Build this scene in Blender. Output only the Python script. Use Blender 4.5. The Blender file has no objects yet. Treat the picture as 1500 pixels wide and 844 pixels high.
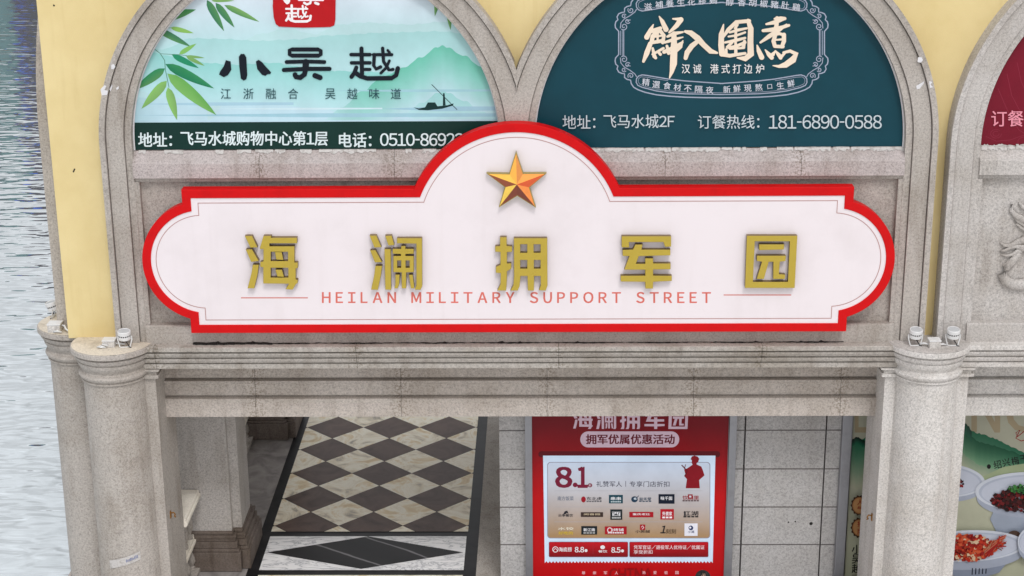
import bpy, bmesh, math, random
from mathutils import Vector, Matrix
import numpy as np
random.seed(7)
S = bpy.context.scene
COL = S.collection
R = math.radians

# ------------------------------------------------------------------ camera
F_PX, PITCH, YAW, ROLL = 2480.36, 0.318226, 0.017927, -0.008651
CAM = np.array([0.0, -18.1, 10.3648])
_fwd = np.array([-math.sin(YAW)*math.cos(PITCH), math.cos(YAW)*math.cos(PITCH), -math.sin(PITCH)])
_rt = np.array([math.cos(YAW), math.sin(YAW), 0.0])
_up = np.cross(_rt, _fwd)
_r2 = _rt*math.cos(ROLL) + _up*math.sin(ROLL)
_u2 = -_rt*math.sin(ROLL) + _up*math.cos(ROLL)
cam_d = bpy.data.cameras.new('camera')
cam = bpy.data.objects.new('camera', cam_d)
COL.objects.link(cam)
M = Matrix(((_r2[0], _u2[0], -_fwd[0], CAM[0]), (_r2[1], _u2[1], -_fwd[1], CAM[1]),
            (_r2[2], _u2[2], -_fwd[2], CAM[2]), (0, 0, 0, 1)))
cam.matrix_world = M
cam_d.sensor_width = 36.0
cam_d.lens = F_PX*36.0/1500.0
cam_d.clip_end = 3000
S.camera = cam

# ------------------------------------------------------------------ overcast daylight
SUN_EL, SUN_AZ = R(52), R(166)          # azimuth clockwise from +y; light comes from behind the camera, a little right
w = bpy.data.worlds.new('World'); S.world = w; w.use_nodes = True
nt = w.node_tree; nt.nodes.clear()
sky = nt.nodes.new('ShaderNodeTexSky'); sky.sky_type = 'NISHITA'; sky.sun_disc = False
sky.sun_elevation = SUN_EL; sky.sun_rotation = SUN_AZ; sky.dust_density = 4.0; sky.air_density = 1.0
hs = nt.nodes.new('ShaderNodeHueSaturation'); hs.inputs['Saturation'].default_value = 0.22
tint = nt.nodes.new('ShaderNodeMix'); tint.data_type = 'RGBA'; tint.blend_type = 'MULTIPLY'
tint.inputs[0].default_value = 1.0; tint.inputs[7].default_value = (1.0, 0.99, 0.99, 1)
bg = nt.nodes.new('ShaderNodeBackground'); bg.inputs['Strength'].default_value = 0.15
out = nt.nodes.new('ShaderNodeOutputWorld')
cl = nt.nodes.new('ShaderNodeMix'); cl.data_type = 'RGBA'; cl.inputs[0].default_value = 0.75; cl.inputs[7].default_value = (5.6, 5.75, 5.9, 1)
nt.links.new(sky.outputs[0], hs.inputs['Color']); nt.links.new(hs.outputs[0], cl.inputs[6]); nt.links.new(cl.outputs[2], tint.inputs[6])
tc = nt.nodes.new('ShaderNodeTexCoord'); sx = nt.nodes.new('ShaderNodeSeparateXYZ'); nt.links.new(tc.outputs['Generated'], sx.inputs[0])
mr = nt.nodes.new('ShaderNodeMapRange'); mr.inputs['From Min'].default_value = 0.0; mr.inputs['From Max'].default_value = 1.0
mr.inputs['To Min'].default_value = 1.15; mr.inputs['To Max'].default_value = 1.5; nt.links.new(sx.outputs['Z'], mr.inputs[0])
cn = nt.nodes.new('ShaderNodeTexNoise'); cn.inputs['Scale'].default_value = 5.0; cn.inputs['Detail'].default_value = 4.0; nt.links.new(tc.outputs['Generated'], cn.inputs['Vector'])
cr_ = nt.nodes.new('ShaderNodeMapRange'); cr_.inputs['From Min'].default_value = 0.35; cr_.inputs['From Max'].default_value = 0.65
cr_.inputs['To Min'].default_value = 0.58; cr_.inputs['To Max'].default_value = 1.38; nt.links.new(cn.outputs['Fac'], cr_.inputs[0])
cm = nt.nodes.new('ShaderNodeMath'); cm.operation = 'MULTIPLY'; nt.links.new(mr.outputs[0], cm.inputs[0]); nt.links.new(cr_.outputs[0], cm.inputs[1])
ov = nt.nodes.new('ShaderNodeMix'); ov.data_type = 'RGBA'; ov.blend_type = 'MULTIPLY'; ov.inputs[0].default_value = 1.0
nt.links.new(tint.outputs[2], ov.inputs[6]); nt.links.new(cm.outputs[0], ov.inputs[7])
nt.links.new(ov.outputs[2], bg.inputs[0]); nt.links.new(bg.outputs[0], out.inputs[0])
sd = bpy.data.lights.new('sun', 'SUN'); sd.energy = 1.3; sd.angle = R(14); sd.color = (1.0, 0.98, 0.965)
sun = bpy.data.objects.new('sun', sd); COL.objects.link(sun)
_d = Vector((math.sin(SUN_AZ)*math.cos(SUN_EL), math.cos(SUN_AZ)*math.cos(SUN_EL), math.sin(SUN_EL)))
sun.rotation_euler = _d.to_track_quat('Z', 'Y').to_euler(); sun.location = (0, -10, 30)
S.view_settings.view_transform = 'Standard'; S.view_settings.look = 'None'
S.view_settings.gamma = 1.0; S.view_settings.use_curve_mapping = False
S.view_settings.exposure = -0.25
S.cycles.max_bounces = 8; S.cycles.diffuse_bounces = 4

# ------------------------------------------------------------------ helpers
def P(u, v, y):
    """point of the vertical plane at depth y where the survey photograph shows (u, v)"""
    d = _r2*(u-750)/F_PX - _u2*(v-422)/F_PX + _fwd
    q = CAM + d*((y-CAM[1])/d[1])
    return (float(q[0]), float(q[2]))

def lin(c, k=1.0):
    f = lambda x: ((x/255+0.055)/1.055)**2.4 if x > 10 else x/255/12.92
    return tuple(min(1.0, f(x)*k) for x in c[:3]) + (1.0,)

def world_loc(o):
    l = Vector((0, 0, 0))
    while o is not None:
        l += o.location; o = o.parent
    return l

def tag(o, label=None, cat=None, group=None, kind=None):
    if label: o['label'] = label
    if cat: o['category'] = cat
    if group: o['group'] = group
    if kind: o['kind'] = kind
    return o

def thing(name, label, cat, loc=(0, 0, 0), group=None):
    o = bpy.data.objects.new(name, None); COL.objects.link(o)
    o.empty_display_size = 0.2; o.location = loc
    return tag(o, label, cat, group)

def link(name, me, parent=None, label=None, loc=None):
    """link a mesh given in world coordinates"""
    o = bpy.data.objects.new(name, me); COL.objects.link(o)
    if parent is not None:
        o.parent = parent
        me.transform(Matrix.Translation(-world_loc(parent)))
    elif loc is not None:
        o.location = loc; me.transform(Matrix.Translation(-Vector(loc)))
    if label: o['label'] = label
    return o

def copy_tree(o, parent=None):
    c = o.copy(); COL.objects.link(c)
    if parent is not None: c.parent = parent
    for ch in list(o.children): copy_tree(ch, c)
    return c

class MB:
    """collects shapes of one mesh"""
    def __init__(s): s.v = []; s.f = []; s.m = []; s.sm = []
    def add(s, vs, fs, mi=0, smooth=False):
        b = len(s.v); s.v += [tuple(p) for p in vs]
        for f in fs: s.f.append([b+i for i in f]); s.m.append(mi); s.sm.append(smooth)
        return s
    def box(s, x0, x1, y0, y1, z0, z1, mi=0):
        vs = [(x, y, z) for z in (z0, z1) for y in (y0, y1) for x in (x0, x1)]
        return s.add(vs, [(0, 2, 3, 1), (4, 5, 7, 6), (0, 1, 5, 4), (2, 6, 7, 3), (0, 4, 6, 2), (1, 3, 7, 5)], mi)
    def lathe(s, cx, cy, prof, a0=0.0, a1=2*math.pi, n=64, mi=0):
        full = abs(a1-a0-2*math.pi) < 1e-6
        k = n if full else n+1
        vs = []
        for r, z in prof:
            for i in range(k):
                a = a0+(a1-a0)*i/n
                vs.append((cx+r*math.cos(a), cy+r*math.sin(a), z))
        fs = []
        for j in range(len(prof)-1):
            for i in range(n):
                i2 = (i+1) % k
                fs.append((j*k+i, j*k+i2, (j+1)*k+i2, (j+1)*k+i))
        return s.add(vs, fs, mi, False)
    def runx(s, x0, x1, prof, mi=0, caps=True):
        """profile of (y, z) points run along x"""
        n = len(prof)
        vs = [(x0, y, z) for y, z in prof]+[(x1, y, z) for y, z in prof]
        fs = [(i, (i+1) % n, n+(i+1) % n, n+i) for i in range(n)]
        if caps: fs += [tuple(range(n-1, -1, -1)), tuple(range(n, 2*n))]
        return s.add(vs, fs, mi)
    def runy(s, y0, y1, prof, mi=0):
        n = len(prof)
        vs = [(x, y0, z) for x, z in prof]+[(x, y1, z) for x, z in prof]
        fs = [(i, (i+1) % n, n+(i+1) % n, n+i) for i in range(n)]
        fs += [tuple(range(n-1, -1, -1)), tuple(range(n, 2*n))]
        return s.add(vs, fs, mi)
    def tube(s, pts, rad, n=8, mi=0):
        pts = [Vector(p) for p in pts]
        rads = rad if isinstance(rad, (list, tuple)) else [rad]*len(pts)
        rings = []
        for i, p in enumerate(pts):
            t = (pts[min(i+1, len(pts)-1)]-pts[max(i-1, 0)]).normalized()
            a = t.cross(Vector((0, 0, 1)))
            if a.length < 1e-3: a = t.cross(Vector((0, 1, 0)))
            a.normalize(); b = t.cross(a)
            rings.append([p+(a*math.cos(2*math.pi*k/n)+b*math.sin(2*math.pi*k/n))*rads[i] for k in range(n)])
        vs = [q for r in rings for q in r]
        fs = [(i*n+k, i*n+(k+1) % n, (i+1)*n+(k+1) % n, (i+1)*n+k) for i in range(len(pts)-1) for k in range(n)]
        fs += [tuple(range(n-1, -1, -1)), tuple((len(pts)-1)*n+k for k in range(n))]
        return s.add(vs, fs, mi, True)
    def mesh(s, name, mats):
        me = bpy.data.meshes.new(name)
        me.from_pydata(s.v, [], s.f)
        if not isinstance(mats, (list, tuple)): mats = [mats]
        for m in mats: me.materials.append(m)
        for p, mi, sm in zip(me.polygons, s.m, s.sm): p.material_index = mi; p.use_smooth = sm
        bm = bmesh.new(); bm.from_mesh(me)
        bmesh.ops.recalc_face_normals(bm, faces=bm.faces); bm.to_mesh(me); bm.free()
        me.update()
        return me
    def build(s, name, mats, parent=None, label=None, bevel=0.0, auto=None, loc=None):
        me = s.mesh(name, mats)
        if bevel or auto:
            bm = bmesh.new(); bm.from_mesh(me)
            bmesh.ops.remove_doubles(bm, verts=bm.verts, dist=1e-5)
            if bevel:
                es = [e for e in bm.edges if len(e.link_faces) == 2 and e.calc_face_angle(0) > R(40)]
                bmesh.ops.bevel(bm, geom=es, offset=bevel, segments=2, affect='EDGES', profile=0.6, clamp_overlap=True)
            if auto:
                for f in bm.faces: f.smooth = True
                for e in bm.edges:
                    if len(e.link_faces) == 2 and e.calc_face_angle(0) > auto: e.smooth = False
            bm.to_mesh(me); bm.free()
        return link(name, me, parent, label, loc)

def shape_mesh(loops_list, y, depth, mat, bevel=0.0, name='shape'):
    """flat shapes with holes in the x-z plane, front face at y, going back by depth; loops_list = list of [outer, hole, ...]"""
    out = None; bm = bmesh.new()
    for loops in loops_list:
        c = bpy.data.curves.new('c', 'CURVE'); c.dimensions = '2D'; c.fill_mode = 'BOTH'
        c.extrude = depth/2; c.bevel_depth = bevel; c.bevel_resolution = 1
        if bevel: c.extrude = max(1e-4, depth/2-bevel); c.offset = -bevel
        for lp in loops:
            sp = c.splines.new('POLY'); sp.points.add(len(lp)-1); sp.use_cyclic_u = True
            for p, (a, b) in zip(sp.points, lp): p.co = (a, b, 0, 1)
        o = bpy.data.objects.new('c', c); COL.objects.link(o)
        bpy.context.view_layer.update()
        me = bpy.data.meshes.new_from_object(o.evaluated_get(bpy.context.evaluated_depsgraph_get()))
        bpy.data.objects.remove(o); bpy.data.curves.remove(c)
        bm.from_mesh(me); bpy.data.meshes.remove(me)
    me = bpy.data.meshes.new(name); bm.to_mesh(me); bm.free()
    me.transform(Matrix(((1, 0, 0, 0), (0, 0, -1, y+depth/2), (0, 1, 0, 0), (0, 0, 0, 1))))
    me.materials.clear(); me.materials.append(mat)
    for p in me.polygons: p.material_index = 0; p.use_smooth = False
    return me

_txt = {}
def _geo(s):
    if s in _txt: return _txt[s]
    c = bpy.data.curves.new('t', 'FONT'); c.body = s; c.resolution_u = 3
    o = bpy.data.objects.new('t', c); COL.objects.link(o)
    bpy.context.view_layer.update()
    me = bpy.data.meshes.new_from_object(o.evaluated_get(bpy.context.evaluated_depsgraph_get()))
    bpy.data.objects.remove(o); bpy.data.curves.remove(c)
    vs = [(v.co.x, v.co.y) for v in me.vertices]; fs = [tuple(p.vertices) for p in me.polygons]
    bpy.data.meshes.remove(me)
    _txt[s] = (vs, fs)
    return _txt[s]
def text_geo(s, space=0.0):
    """set one line glyph by glyph; latin letters and digits use the full-width forms, closed up"""
    V, Fc, x = [], [], 0.0
    for ch in s:
        if ch == ' ': x += 0.30+space*1.5; continue
        asc = '!' <= ch <= '~'
        vs, fs = _geo(chr(ord(ch)+0xFEE0) if asc else ch)
        if not vs: x += 0.5; continue
        x0, x1 = min(a for a, b in vs), max(a for a, b in vs)
        if ch.isdigit(): off = x+0.28-(x0+x1)/2; adv = 0.56
        elif ch == '-':
            b = len(V); V += [(x+.04, .33), (x+.31, .33), (x+.31, .40), (x+.04, .40)]; Fc.append((b, b+1, b+2, b+3)); x += .35+space; continue
        elif asc: off = x+0.06-x0; adv = x1-x0+0.12
        else: off = x; adv = 1.0 if ch not in '：' else 0.62
        if ch == '：': off = x+0.22-(x0+x1)/2
        b = len(V); V += [(a+off, q) for a, q in vs]; Fc += [tuple(b+i for i in f) for f in fs]
        x += adv+space
    return V, Fc

class PM:
    """printed artwork on a vertical plane: coloured flat shapes in thin layers"""
    def __init__(s, y, step=0.00006, k=1.0, off=0.0): s.y = y; s.v = []; s.f = []; s.c = []; s.n = 0; s.step = step; s.k = k; s.off = off; s.cuts = []
    def cut(s): s.cuts.append((len(s.v), len(s.f)))
    def L(s): s.n += 1; return s.y-s.off-s.n*s.step
    def q(s, u, v): return P(u, v, s.y)
    def raw(s, pts, faces, cols, y=None):
        y = s.L() if y is None else y
        b = len(s.v); s.v += [(a, y, z) for a, z in pts]
        for f in faces: s.f.append([b+i for i in f])
        if isinstance(cols, list): s.c += [lin(c, s.k) for c in cols]
        else: s.c += [lin(cols, s.k)]*len(pts)
    def poly(s, px, col): 
        s.raw([s.q(*p) for p in px], [tuple(range(len(px)))], col)
    def rect(s, u0, v0, u1, v1, col, rad=0, grad=None):
        if rad: px = rrect(u0, v0, u1, v1, rad)
        else: px = [(u0, v1), (u1, v1), (u1, v0), (u0, v0)]
        if grad:
            c = [tuple(col[i]+(grad[i]-col[i])*(p[1]-v0)/(v1-v0) for i in range(3)) for p in px]
            s.poly2(px, c)
        else: s.poly(px, col)
    def poly2(s, px, cols): s.raw([s.q(*p) for p in px], [tuple(range(len(px)))], cols)
    def ell(s, u, v, a, b, col, n=40, a0=0, a1=360, rot=0):
        cr, sr = math.cos(R(rot)), math.sin(R(rot))
        px = []
        for i in range(n if a1-a0 == 360 else n+1):
            t = R(a0+(a1-a0)*i/n); x, y = a*math.cos(t), b*math.sin(t)
            px.append((u+x*cr-y*sr, v+x*sr+y*cr))
        s.poly(px, col)
    def stroke(s, pts, col, wd=None, cap=True, closed=False):
        """pts: (u, v) or (u, v, w)"""
        pts = [(p[0], p[1], p[2] if len(p) > 2 else wd) for p in pts]
        n = len(pts); Lp, Rp = [], []
        for i in range(n):
            a = pts[(i-1) % n] if closed else pts[max(i-1, 0)]
            b = pts[(i+1) % n] if closed else pts[min(i+1, n-1)]
            tx, ty = b[0]-a[0], b[1]-a[1]; l = math.hypot(tx, ty) or 1
            nx, ny = -ty/l, tx/l; h = pts[i][2]/2
            Lp.append((pts[i][0]+nx*h, pts[i][1]+ny*h)); Rp.append((pts[i][0]-nx*h, pts[i][1]-ny*h))
        y = s.L(); allp = [s.q(*p) for p in Lp+Rp]
        fs = [(i, i+1, n+i+1, n+i) for i in range(n-1)]
        if closed: fs.append((n-1, 0, n, 2*n-1))
        s.raw(allp, fs, col, y)
        if cap and not closed:
            for e, sg in ((0, -1), (n-1, 1)):
                h = pts[e][2]/2
                if h < 0.35: continue
                o = pts[1] if e == 0 else pts[n-2]
                a = math.atan2(pts[e][1]-o[1], pts[e][0]-o[0])
                px = [(pts[e][0]+h*math.cos(a+t), pts[e][1]+h*math.sin(a+t)) for t in [R(-90+180*i/8) for i in range(9)]]
                s.raw([s.q(*p) for p in px], [tuple(range(9))], col, y)
    def text(s, t, u0, v0, u1, v1, col, bold=0.0, space=0.0, shear=0.0, rot=0.0):
        vs, fs = text_geo(t, space)
        xs = [a for a, b in vs]; ys = [b for a, b in vs]
        x0, x1, y0, y1 = min(xs), max(xs), min(ys), max(ys)
        mu, mv = (u0+u1)/2, (v0+v1)/2; cr, sr = math.cos(R(rot)), math.sin(R(rot))
        pts = []
        for a, b in vs:
            u = u0+(a-x0)/(x1-x0)*(u1-u0); v = v1-(b-y0)/(y1-y0)*(v1-v0)
            u += shear*(v1-v)
            du, dv = u-mu, v-mv
            pts.append(s.q(mu+du*cr-dv*sr, mv+du*sr+dv*cr))
        if bold <= 0.003: s.raw(pts, fs, col); return
        h = abs(s.q(0, v1)[1]-s.q(0, v0)[1])*bold*0.9
        for dx, dz in ((h, h*0.5), (-h, h*0.5), (h*0.6, -h*0.7), (-h*0.6, -h*0.7)):
            s.raw([(a+dx, z+dz) for a, z in pts], fs, col)
    def chars(s, t, centres, w, h, col, bold=0.0, rots=None):
        y = s.L()
        for i, (ch, (u, v)) in enumerate(zip(t, centres)):
            n0 = s.n; s.text(ch, u-w/2, v-h/2, u+w/2, v+h/2, col, bold, rot=rots[i] if rots else 0)
    def build(s, name, mat, parent, label=None):
        if s.cuts:
            b_ = [(0, 0)]+s.cuts+[(len(s.v), len(s.f))]; o = None
            for (va, fa), (vb, fb) in zip(b_[:-1], b_[1:]):
                if vb == va: continue
                q_ = PM(s.y); q_.v = s.v[va:vb]; q_.c = s.c[va:vb]; q_.f = [[i-va for i in f] for f in s.f[fa:fb]]
                o = q_.build(name, mat, parent, label)
            return o
        me = bpy.data.meshes.new(name); me.from_pydata(s.v, [], s.f)
        ca = me.color_attributes.new('Col', 'FLOAT_COLOR', 'POINT')
        ca.data.foreach_set('color', [x for c in s.c for x in c])
        bm = bmesh.new(); bm.from_mesh(me)
        for f in bm.faces:
            f.normal_update()
            if f.normal.y > 0: f.normal_flip()
        bm.to_mesh(me); bm.free()
        me.materials.append(mat)
        return link(name, me, parent, label)

def rrect(u0, v0, u1, v1, r, n=6):
    px = []
    for cx, cy, a in ((u1-r, v1-r, 0), (u0+r, v1-r, 90), (u0+r, v0+r, 180), (u1-r, v0+r, 270)):
        for i in range(n+1):
            t = R(a+90*i/n); px.append((cx+r*math.cos(t), cy+r*math.sin(t)))
    return px

# ------------------------------------------------------------------ materials
def mat(name, col=(0.5, 0.5, 0.5, 1), rough=0.6, metal=0.0, spec=0.5):
    m = bpy.data.materials.new(name); m.use_nodes = True
    b = m.node_tree.nodes['Principled BSDF']
    b.inputs['Base Color'].default_value = col; b.inputs['Roughness'].default_value = rough
    b.inputs['Metallic'].default_value = metal; b.inputs['Specular IOR Level'].default_value = spec
    return m, m.node_tree, b

def N(nt, t, **kw):
    n = nt.nodes.new(t)
    for k, v in kw.items():
        if k in n.inputs: n.inputs[k].default_value = v
        else: setattr(n, k, v)
    return n

def ramp(nt, stops):
    r = nt.nodes.new('ShaderNodeValToRGB')
    while len(r.color_ramp.elements) < len(stops): r.color_ramp.elements.new(0.5)
    for e, (p, c) in zip(r.color_ramp.elements, stops):
        e.position = p; e.color = c if isinstance(c, (tuple, list)) else (c, c, c, 1)
    return r

def mixc(nt, blend, fac, a, b):
    n = nt.nodes.new('ShaderNodeMix'); n.data_type = 'RGBA'; n.blend_type = blend
    for i, x in ((0, fac), (6, a), (7, b)):
        if hasattr(x, 'links'): nt.links.new(x, n.inputs[i])
        else: n.inputs[i].default_value = x
    return n.outputs[2]

def mathn(nt, op, a, b=0.0, c=None):
    n = nt.nodes.new('ShaderNodeMath'); n.operation = op
    for i, x in enumerate((a, b, c)):
        if x is None: continue
        if hasattr(x, 'links'): nt.links.new(x, n.inputs[i])
        else: n.inputs[i].default_value = x
    return n.outputs[0]

def granite(name, col, joint_x=0.0, joint_z=0.0, jx0=0.0, jz0=0.0, speck=0.66, dirt=0.5, jw=0.004, tintc=None):
    m, nt, b = mat(name, col, 0.75, spec=0.3)
    g = N(nt, 'ShaderNodeNewGeometry'); pos = g.outputs['Position']
    n1 = N(nt, 'ShaderNodeTexNoise', Scale=42.0, Detail=4.0, Roughness=0.72)
    n2 = N(nt, 'ShaderNodeTexNoise', Scale=105.0, Detail=2.0, Roughness=0.6)
    n3 = N(nt, 'ShaderNodeTexNoise', Scale=1.3, Detail=5.0, Roughness=0.62)
    st = N(nt, 'ShaderNodeMapping'); st.inputs['Scale'].default_value = (5.0, 5.0, 0.7)
    n4 = N(nt, 'ShaderNodeTexNoise', Scale=1.0, Detail=4.0, Roughness=0.6)
    for n in (n1, n2, n3): nt.links.new(pos, n.inputs['Vector'])
    nt.links.new(pos, st.inputs['Vector']); nt.links.new(st.outputs[0], n4.inputs['Vector'])
    s = speck
    r1 = ramp(nt, [(0.36, 1-0.42*s), (0.50, 1.0), (0.66, 1+0.22*s)])
    r2 = ramp(nt, [(0.34, 1-0.45*s), (0.48, 1.0), (0.62, 1.0), (0.72, 1+0.35*s)])
    nt.links.new(n1.outputs['Fac'], r1.inputs[0]); nt.links.new(n2.outputs['Fac'], r2.inputs[0])
    c = mixc(nt, 'MULTIPLY', 1.0, col, r1.outputs[0])
    c = mixc(nt, 'MULTIPLY', 1.0, c, r2.outputs[0])
    r3 = ramp(nt, [(0.30, (1-0.40*dirt, 1-0.45*dirt, 1-0.52*dirt, 1)), (0.55, 1.0), (0.8, 1.06)])
    nt.links.new(n3.outputs['Fac'], r3.inputs[0])
    c = mixc(nt, 'MULTIPLY', 1.0, c, r3.outputs[0])
    r4 = ramp(nt, [(0.30, (1-0.38*dirt, 1-0.42*dirt, 1-0.46*dirt, 1)), (0.48, 1.0)])
    nt.links.new(n4.outputs['Fac'], r4.inputs[0])
    c = mixc(nt, 'MULTIPLY', 1.0, c, r4.outputs[0])
    sep = N(nt, 'ShaderNodeSeparateXYZ'); nt.links.new(pos, sep.inputs[0])
    for ax, per, o0 in (('X', joint_x, jx0), ('Z', joint_z, jz0)):
        if not per: continue
        t = mathn(nt, 'ADD', sep.outputs[ax], -o0)
        t = mathn(nt, 'PINGPONG', t, per/2)
        lo = mathn(nt, 'LESS_THAN', t, jw)
        c = mixc(nt, 'MIX', mathn(nt, 'MULTIPLY', lo, 0.85 if ax == 'Z' else 0.6), c, (0.07, 0.06, 0.055, 1))
        # darker seepage stain either side of the joint
        st2 = N(nt, 'ShaderNodeMapRange', **{'From Min': 0.0, 'From Max': 0.16, 'To Min': 0.75, 'To Max': 0.0})
        nt.links.new(t, st2.inputs[0])
        sm = mathn(nt, 'MULTIPLY', st2.outputs[0], mathn(nt, 'LESS_THAN', n1.outputs['Fac'], 0.47))
        if ax == 'X': c = mixc(nt, 'MULTIPLY', sm, c, (0.62, 0.56, 0.47, 1))
    nt.links.new(c, b.inputs['Base Color'])
    bp = N(nt, 'ShaderNodeBump', Strength=0.25, Distance=0.006)
    nt.links.new(n2.outputs['Fac'], bp.inputs['Height']); nt.links.new(bp.outputs[0], b.inputs['Normal'])
    return m

STONE = lin((180, 173, 166))
M_stone = granite('speckled_granite', STONE)
M_beam = granite('beam_granite', lin((190, 181, 173)), joint_x=1.72, jx0=-3.37, dirt=0.5)
M_corn = granite('cornice_granite', lin((180, 174, 167)), joint_x=2.3, jx0=-2.1, dirt=0.6)
M_pale = granite('pale_granite', lin((210, 206, 202)), dirt=0.4)
M_rail = granite('rail_granite', lin((238, 231, 218)), speck=0.25, dirt=0.35)
M_mid = granite('mid_granite', lin((192, 187, 183)), dirt=0.45)
M_sill = granite('sill_granite', lin((186, 176, 174)), joint_x=1.49, jx0=-3.1, dirt=0.5)
M_block = granite('wall_granite', lin((184, 182, 181)), joint_z=0.52, jz0=0.592, speck=0.7, dirt=0.25, jw=0.008)
M_dark = granite('brown_granite', lin((122, 111, 104)), speck=0.6, dirt=0.8)

def plaster():
    m, nt, b = mat('yellow_plaster', lin((232, 212, 158)), 0.8, spec=0.2)
    g = N(nt, 'ShaderNodeNewGeometry')
    n1 = N(nt, 'ShaderNodeTexNoise', Scale=1.1, Detail=5.0, Roughness=0.6); nt.links.new(g.outputs['Position'], n1.inputs['Vector'])
    st = N(nt, 'ShaderNodeMapping'); st.inputs['Scale'].default_value = (9, 9, 0.8); nt.links.new(g.outputs['Position'], st.inputs['Vector'])
    n2 = N(nt, 'ShaderNodeTexNoise', Scale=1.0, Detail=3.0); nt.links.new(st.outputs[0], n2.inputs['Vector'])
    n3 = N(nt, 'ShaderNodeTexNoise', Scale=120.0, Detail=2.0); nt.links.new(g.outputs['Position'], n3.inputs['Vector'])
    r1 = ramp(nt, [(0.3, (0.90, 0.87, 0.80, 1)), (0.6, 1.0)]); nt.links.new(n1.outputs['Fac'], r1.inputs[0])
    r2 = ramp(nt, [(0.22, (0.93, 0.91, 0.87, 1)), (0.42, 1.0)]); nt.links.new(n2.outputs['Fac'], r2.inputs[0])
    c = mixc(nt, 'MULTIPLY', 1, lin((232, 212, 158)), r1.outputs[0]); c = mixc(nt, 'MULTIPLY', 1, c, r2.outputs[0])
    nt.links.new(c, b.inputs['Base Color'])
    c = mixc(nt, 'MULTIPLY', 0.10, c, n3.outputs['Color']); nt.links.new(c, b.inputs['Base Color'])
    bp = N(nt, 'ShaderNodeBump', Strength=0.35, Distance=0.006); nt.links.new(n3.outputs['Fac'], bp.inputs['Height']); nt.links.new(bp.outputs[0], b.inputs['Normal'])
    return m
M_yellow = plaster()

def worn(name, col, rough, amt=0.12, scale=3.0, spec=0.5, metal=0.0, dirtcol=(0.5, 0.47, 0.44, 1)):
    m, nt, b = mat(name, col, rough, metal, spec)
    g = N(nt, 'ShaderNodeNewGeometry')
    n1 = N(nt, 'ShaderNodeTexNoise', Scale=scale, Detail=6.0, Roughness=0.65); nt.links.new(g.outputs['Position'], n1.inputs['Vector'])
    r1 = ramp(nt, [(0.33, 1.0), (0.52, 0.0)]); nt.links.new(n1.outputs['Fac'], r1.inputs[0])
    c = mixc(nt, 'MULTIPLY', mathn(nt, 'MULTIPLY', r1.outputs[0], amt), col, dirtcol)
    nt.links.new(c, b.inputs['Base Color'])
    rr = N(nt, 'ShaderNodeMapRange', **{'To Min': rough-0.1, 'To Max': rough+0.12}); nt.links.new(n1.outputs['Fac'], rr.inputs[0]); nt.links.new(rr.outputs[0], b.inputs['Roughness'])
    bp = N(nt, 'ShaderNodeBump', Strength=0.12, Distance=0.02); nt.links.new(n1.outputs['Fac'], bp.inputs['Height']); nt.links.new(bp.outputs[0], b.inputs['Normal'])
    return m
M_face = worn('white_sign_skin', lin((232, 223, 226)), 0.36, 0.10, 1.3)
_n = M_face.node_tree; _b = _n.nodes['Principled BSDF']; _old = _b.inputs['Base Color'].links[0].from_socket
_g = N(_n, 'ShaderNodeNewGeometry'); _m = N(_n, 'ShaderNodeMapping'); _m.inputs['Scale'].default_value = (7.0, 1.0, 0.55); _n.links.new(_g.outputs['Position'], _m.inputs['Vector'])
_t = N(_n, 'ShaderNodeTexNoise', Scale=1.0, Detail=5.0, Roughness=0.6); _n.links.new(_m.outputs[0], _t.inputs['Vector'])
_r = ramp(_n, [(0.30, (0.90, 0.885, 0.87, 1)), (0.46, 1.0)]); _n.links.new(_t.outputs['Fac'], _r.inputs[0])
_n.links.new(mixc(_n, 'MULTIPLY', 0.22, _old, _r.outputs[0]), _b.inputs['Base Color'])
M_red = worn('red_paint', lin((205, 2, 8)), 0.5, 0.25, 5.0, spec=0.2, dirtcol=(0.55, 0.5, 0.5, 1))
M_gold = worn('olive_gold_paint', lin((182, 158, 52)), 0.40, 0.12, 5.0, dirtcol=(0.6, 0.55, 0.4, 1))
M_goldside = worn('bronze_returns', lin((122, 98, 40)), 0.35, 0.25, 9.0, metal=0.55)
M_lamp = worn('white_enamel', lin((222, 222, 222)), 0.4, 0.2, 20.0)
M_lens = worn('frosted_lens', lin((186, 188, 190)), 0.3, 0.2, 20.0)
M_ledge = granite('cream_ledge', lin((216, 206, 190)), speck=0.4, dirt=0.6)  # paler cream granite for the tops of the left capitals
M_black = mat('black_rubber', (0.02, 0.02, 0.022, 1), 0.6)[0]
M_steel = worn('brushed_aluminium', lin((150, 152, 158)), 0.35, 0.25, 6.0, metal=0.8)
M_dgrey = worn('grey_metal', lin((92, 98, 106)), 0.4, 0.3, 4.0, metal=0.3)
M_rust = worn('rusty_brass', lin((150, 104, 40)), 0.6, 0.5, 40.0, metal=0.4)
M_grime = mat('black_grime', (0.012, 0.010, 0.009, 1), 0.9)[0]
M_paper = worn('torn_white_paper', lin((196, 192, 189)), 0.8, 0.75, 22.0)
M_tape = worn('white_flaking_paint', lin((220, 219, 222)), 0.7, 0.2, 30.0)
M_ceil = worn('ceiling_plaster', lin((232, 230, 226)), 0.8, 0.2)

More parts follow.
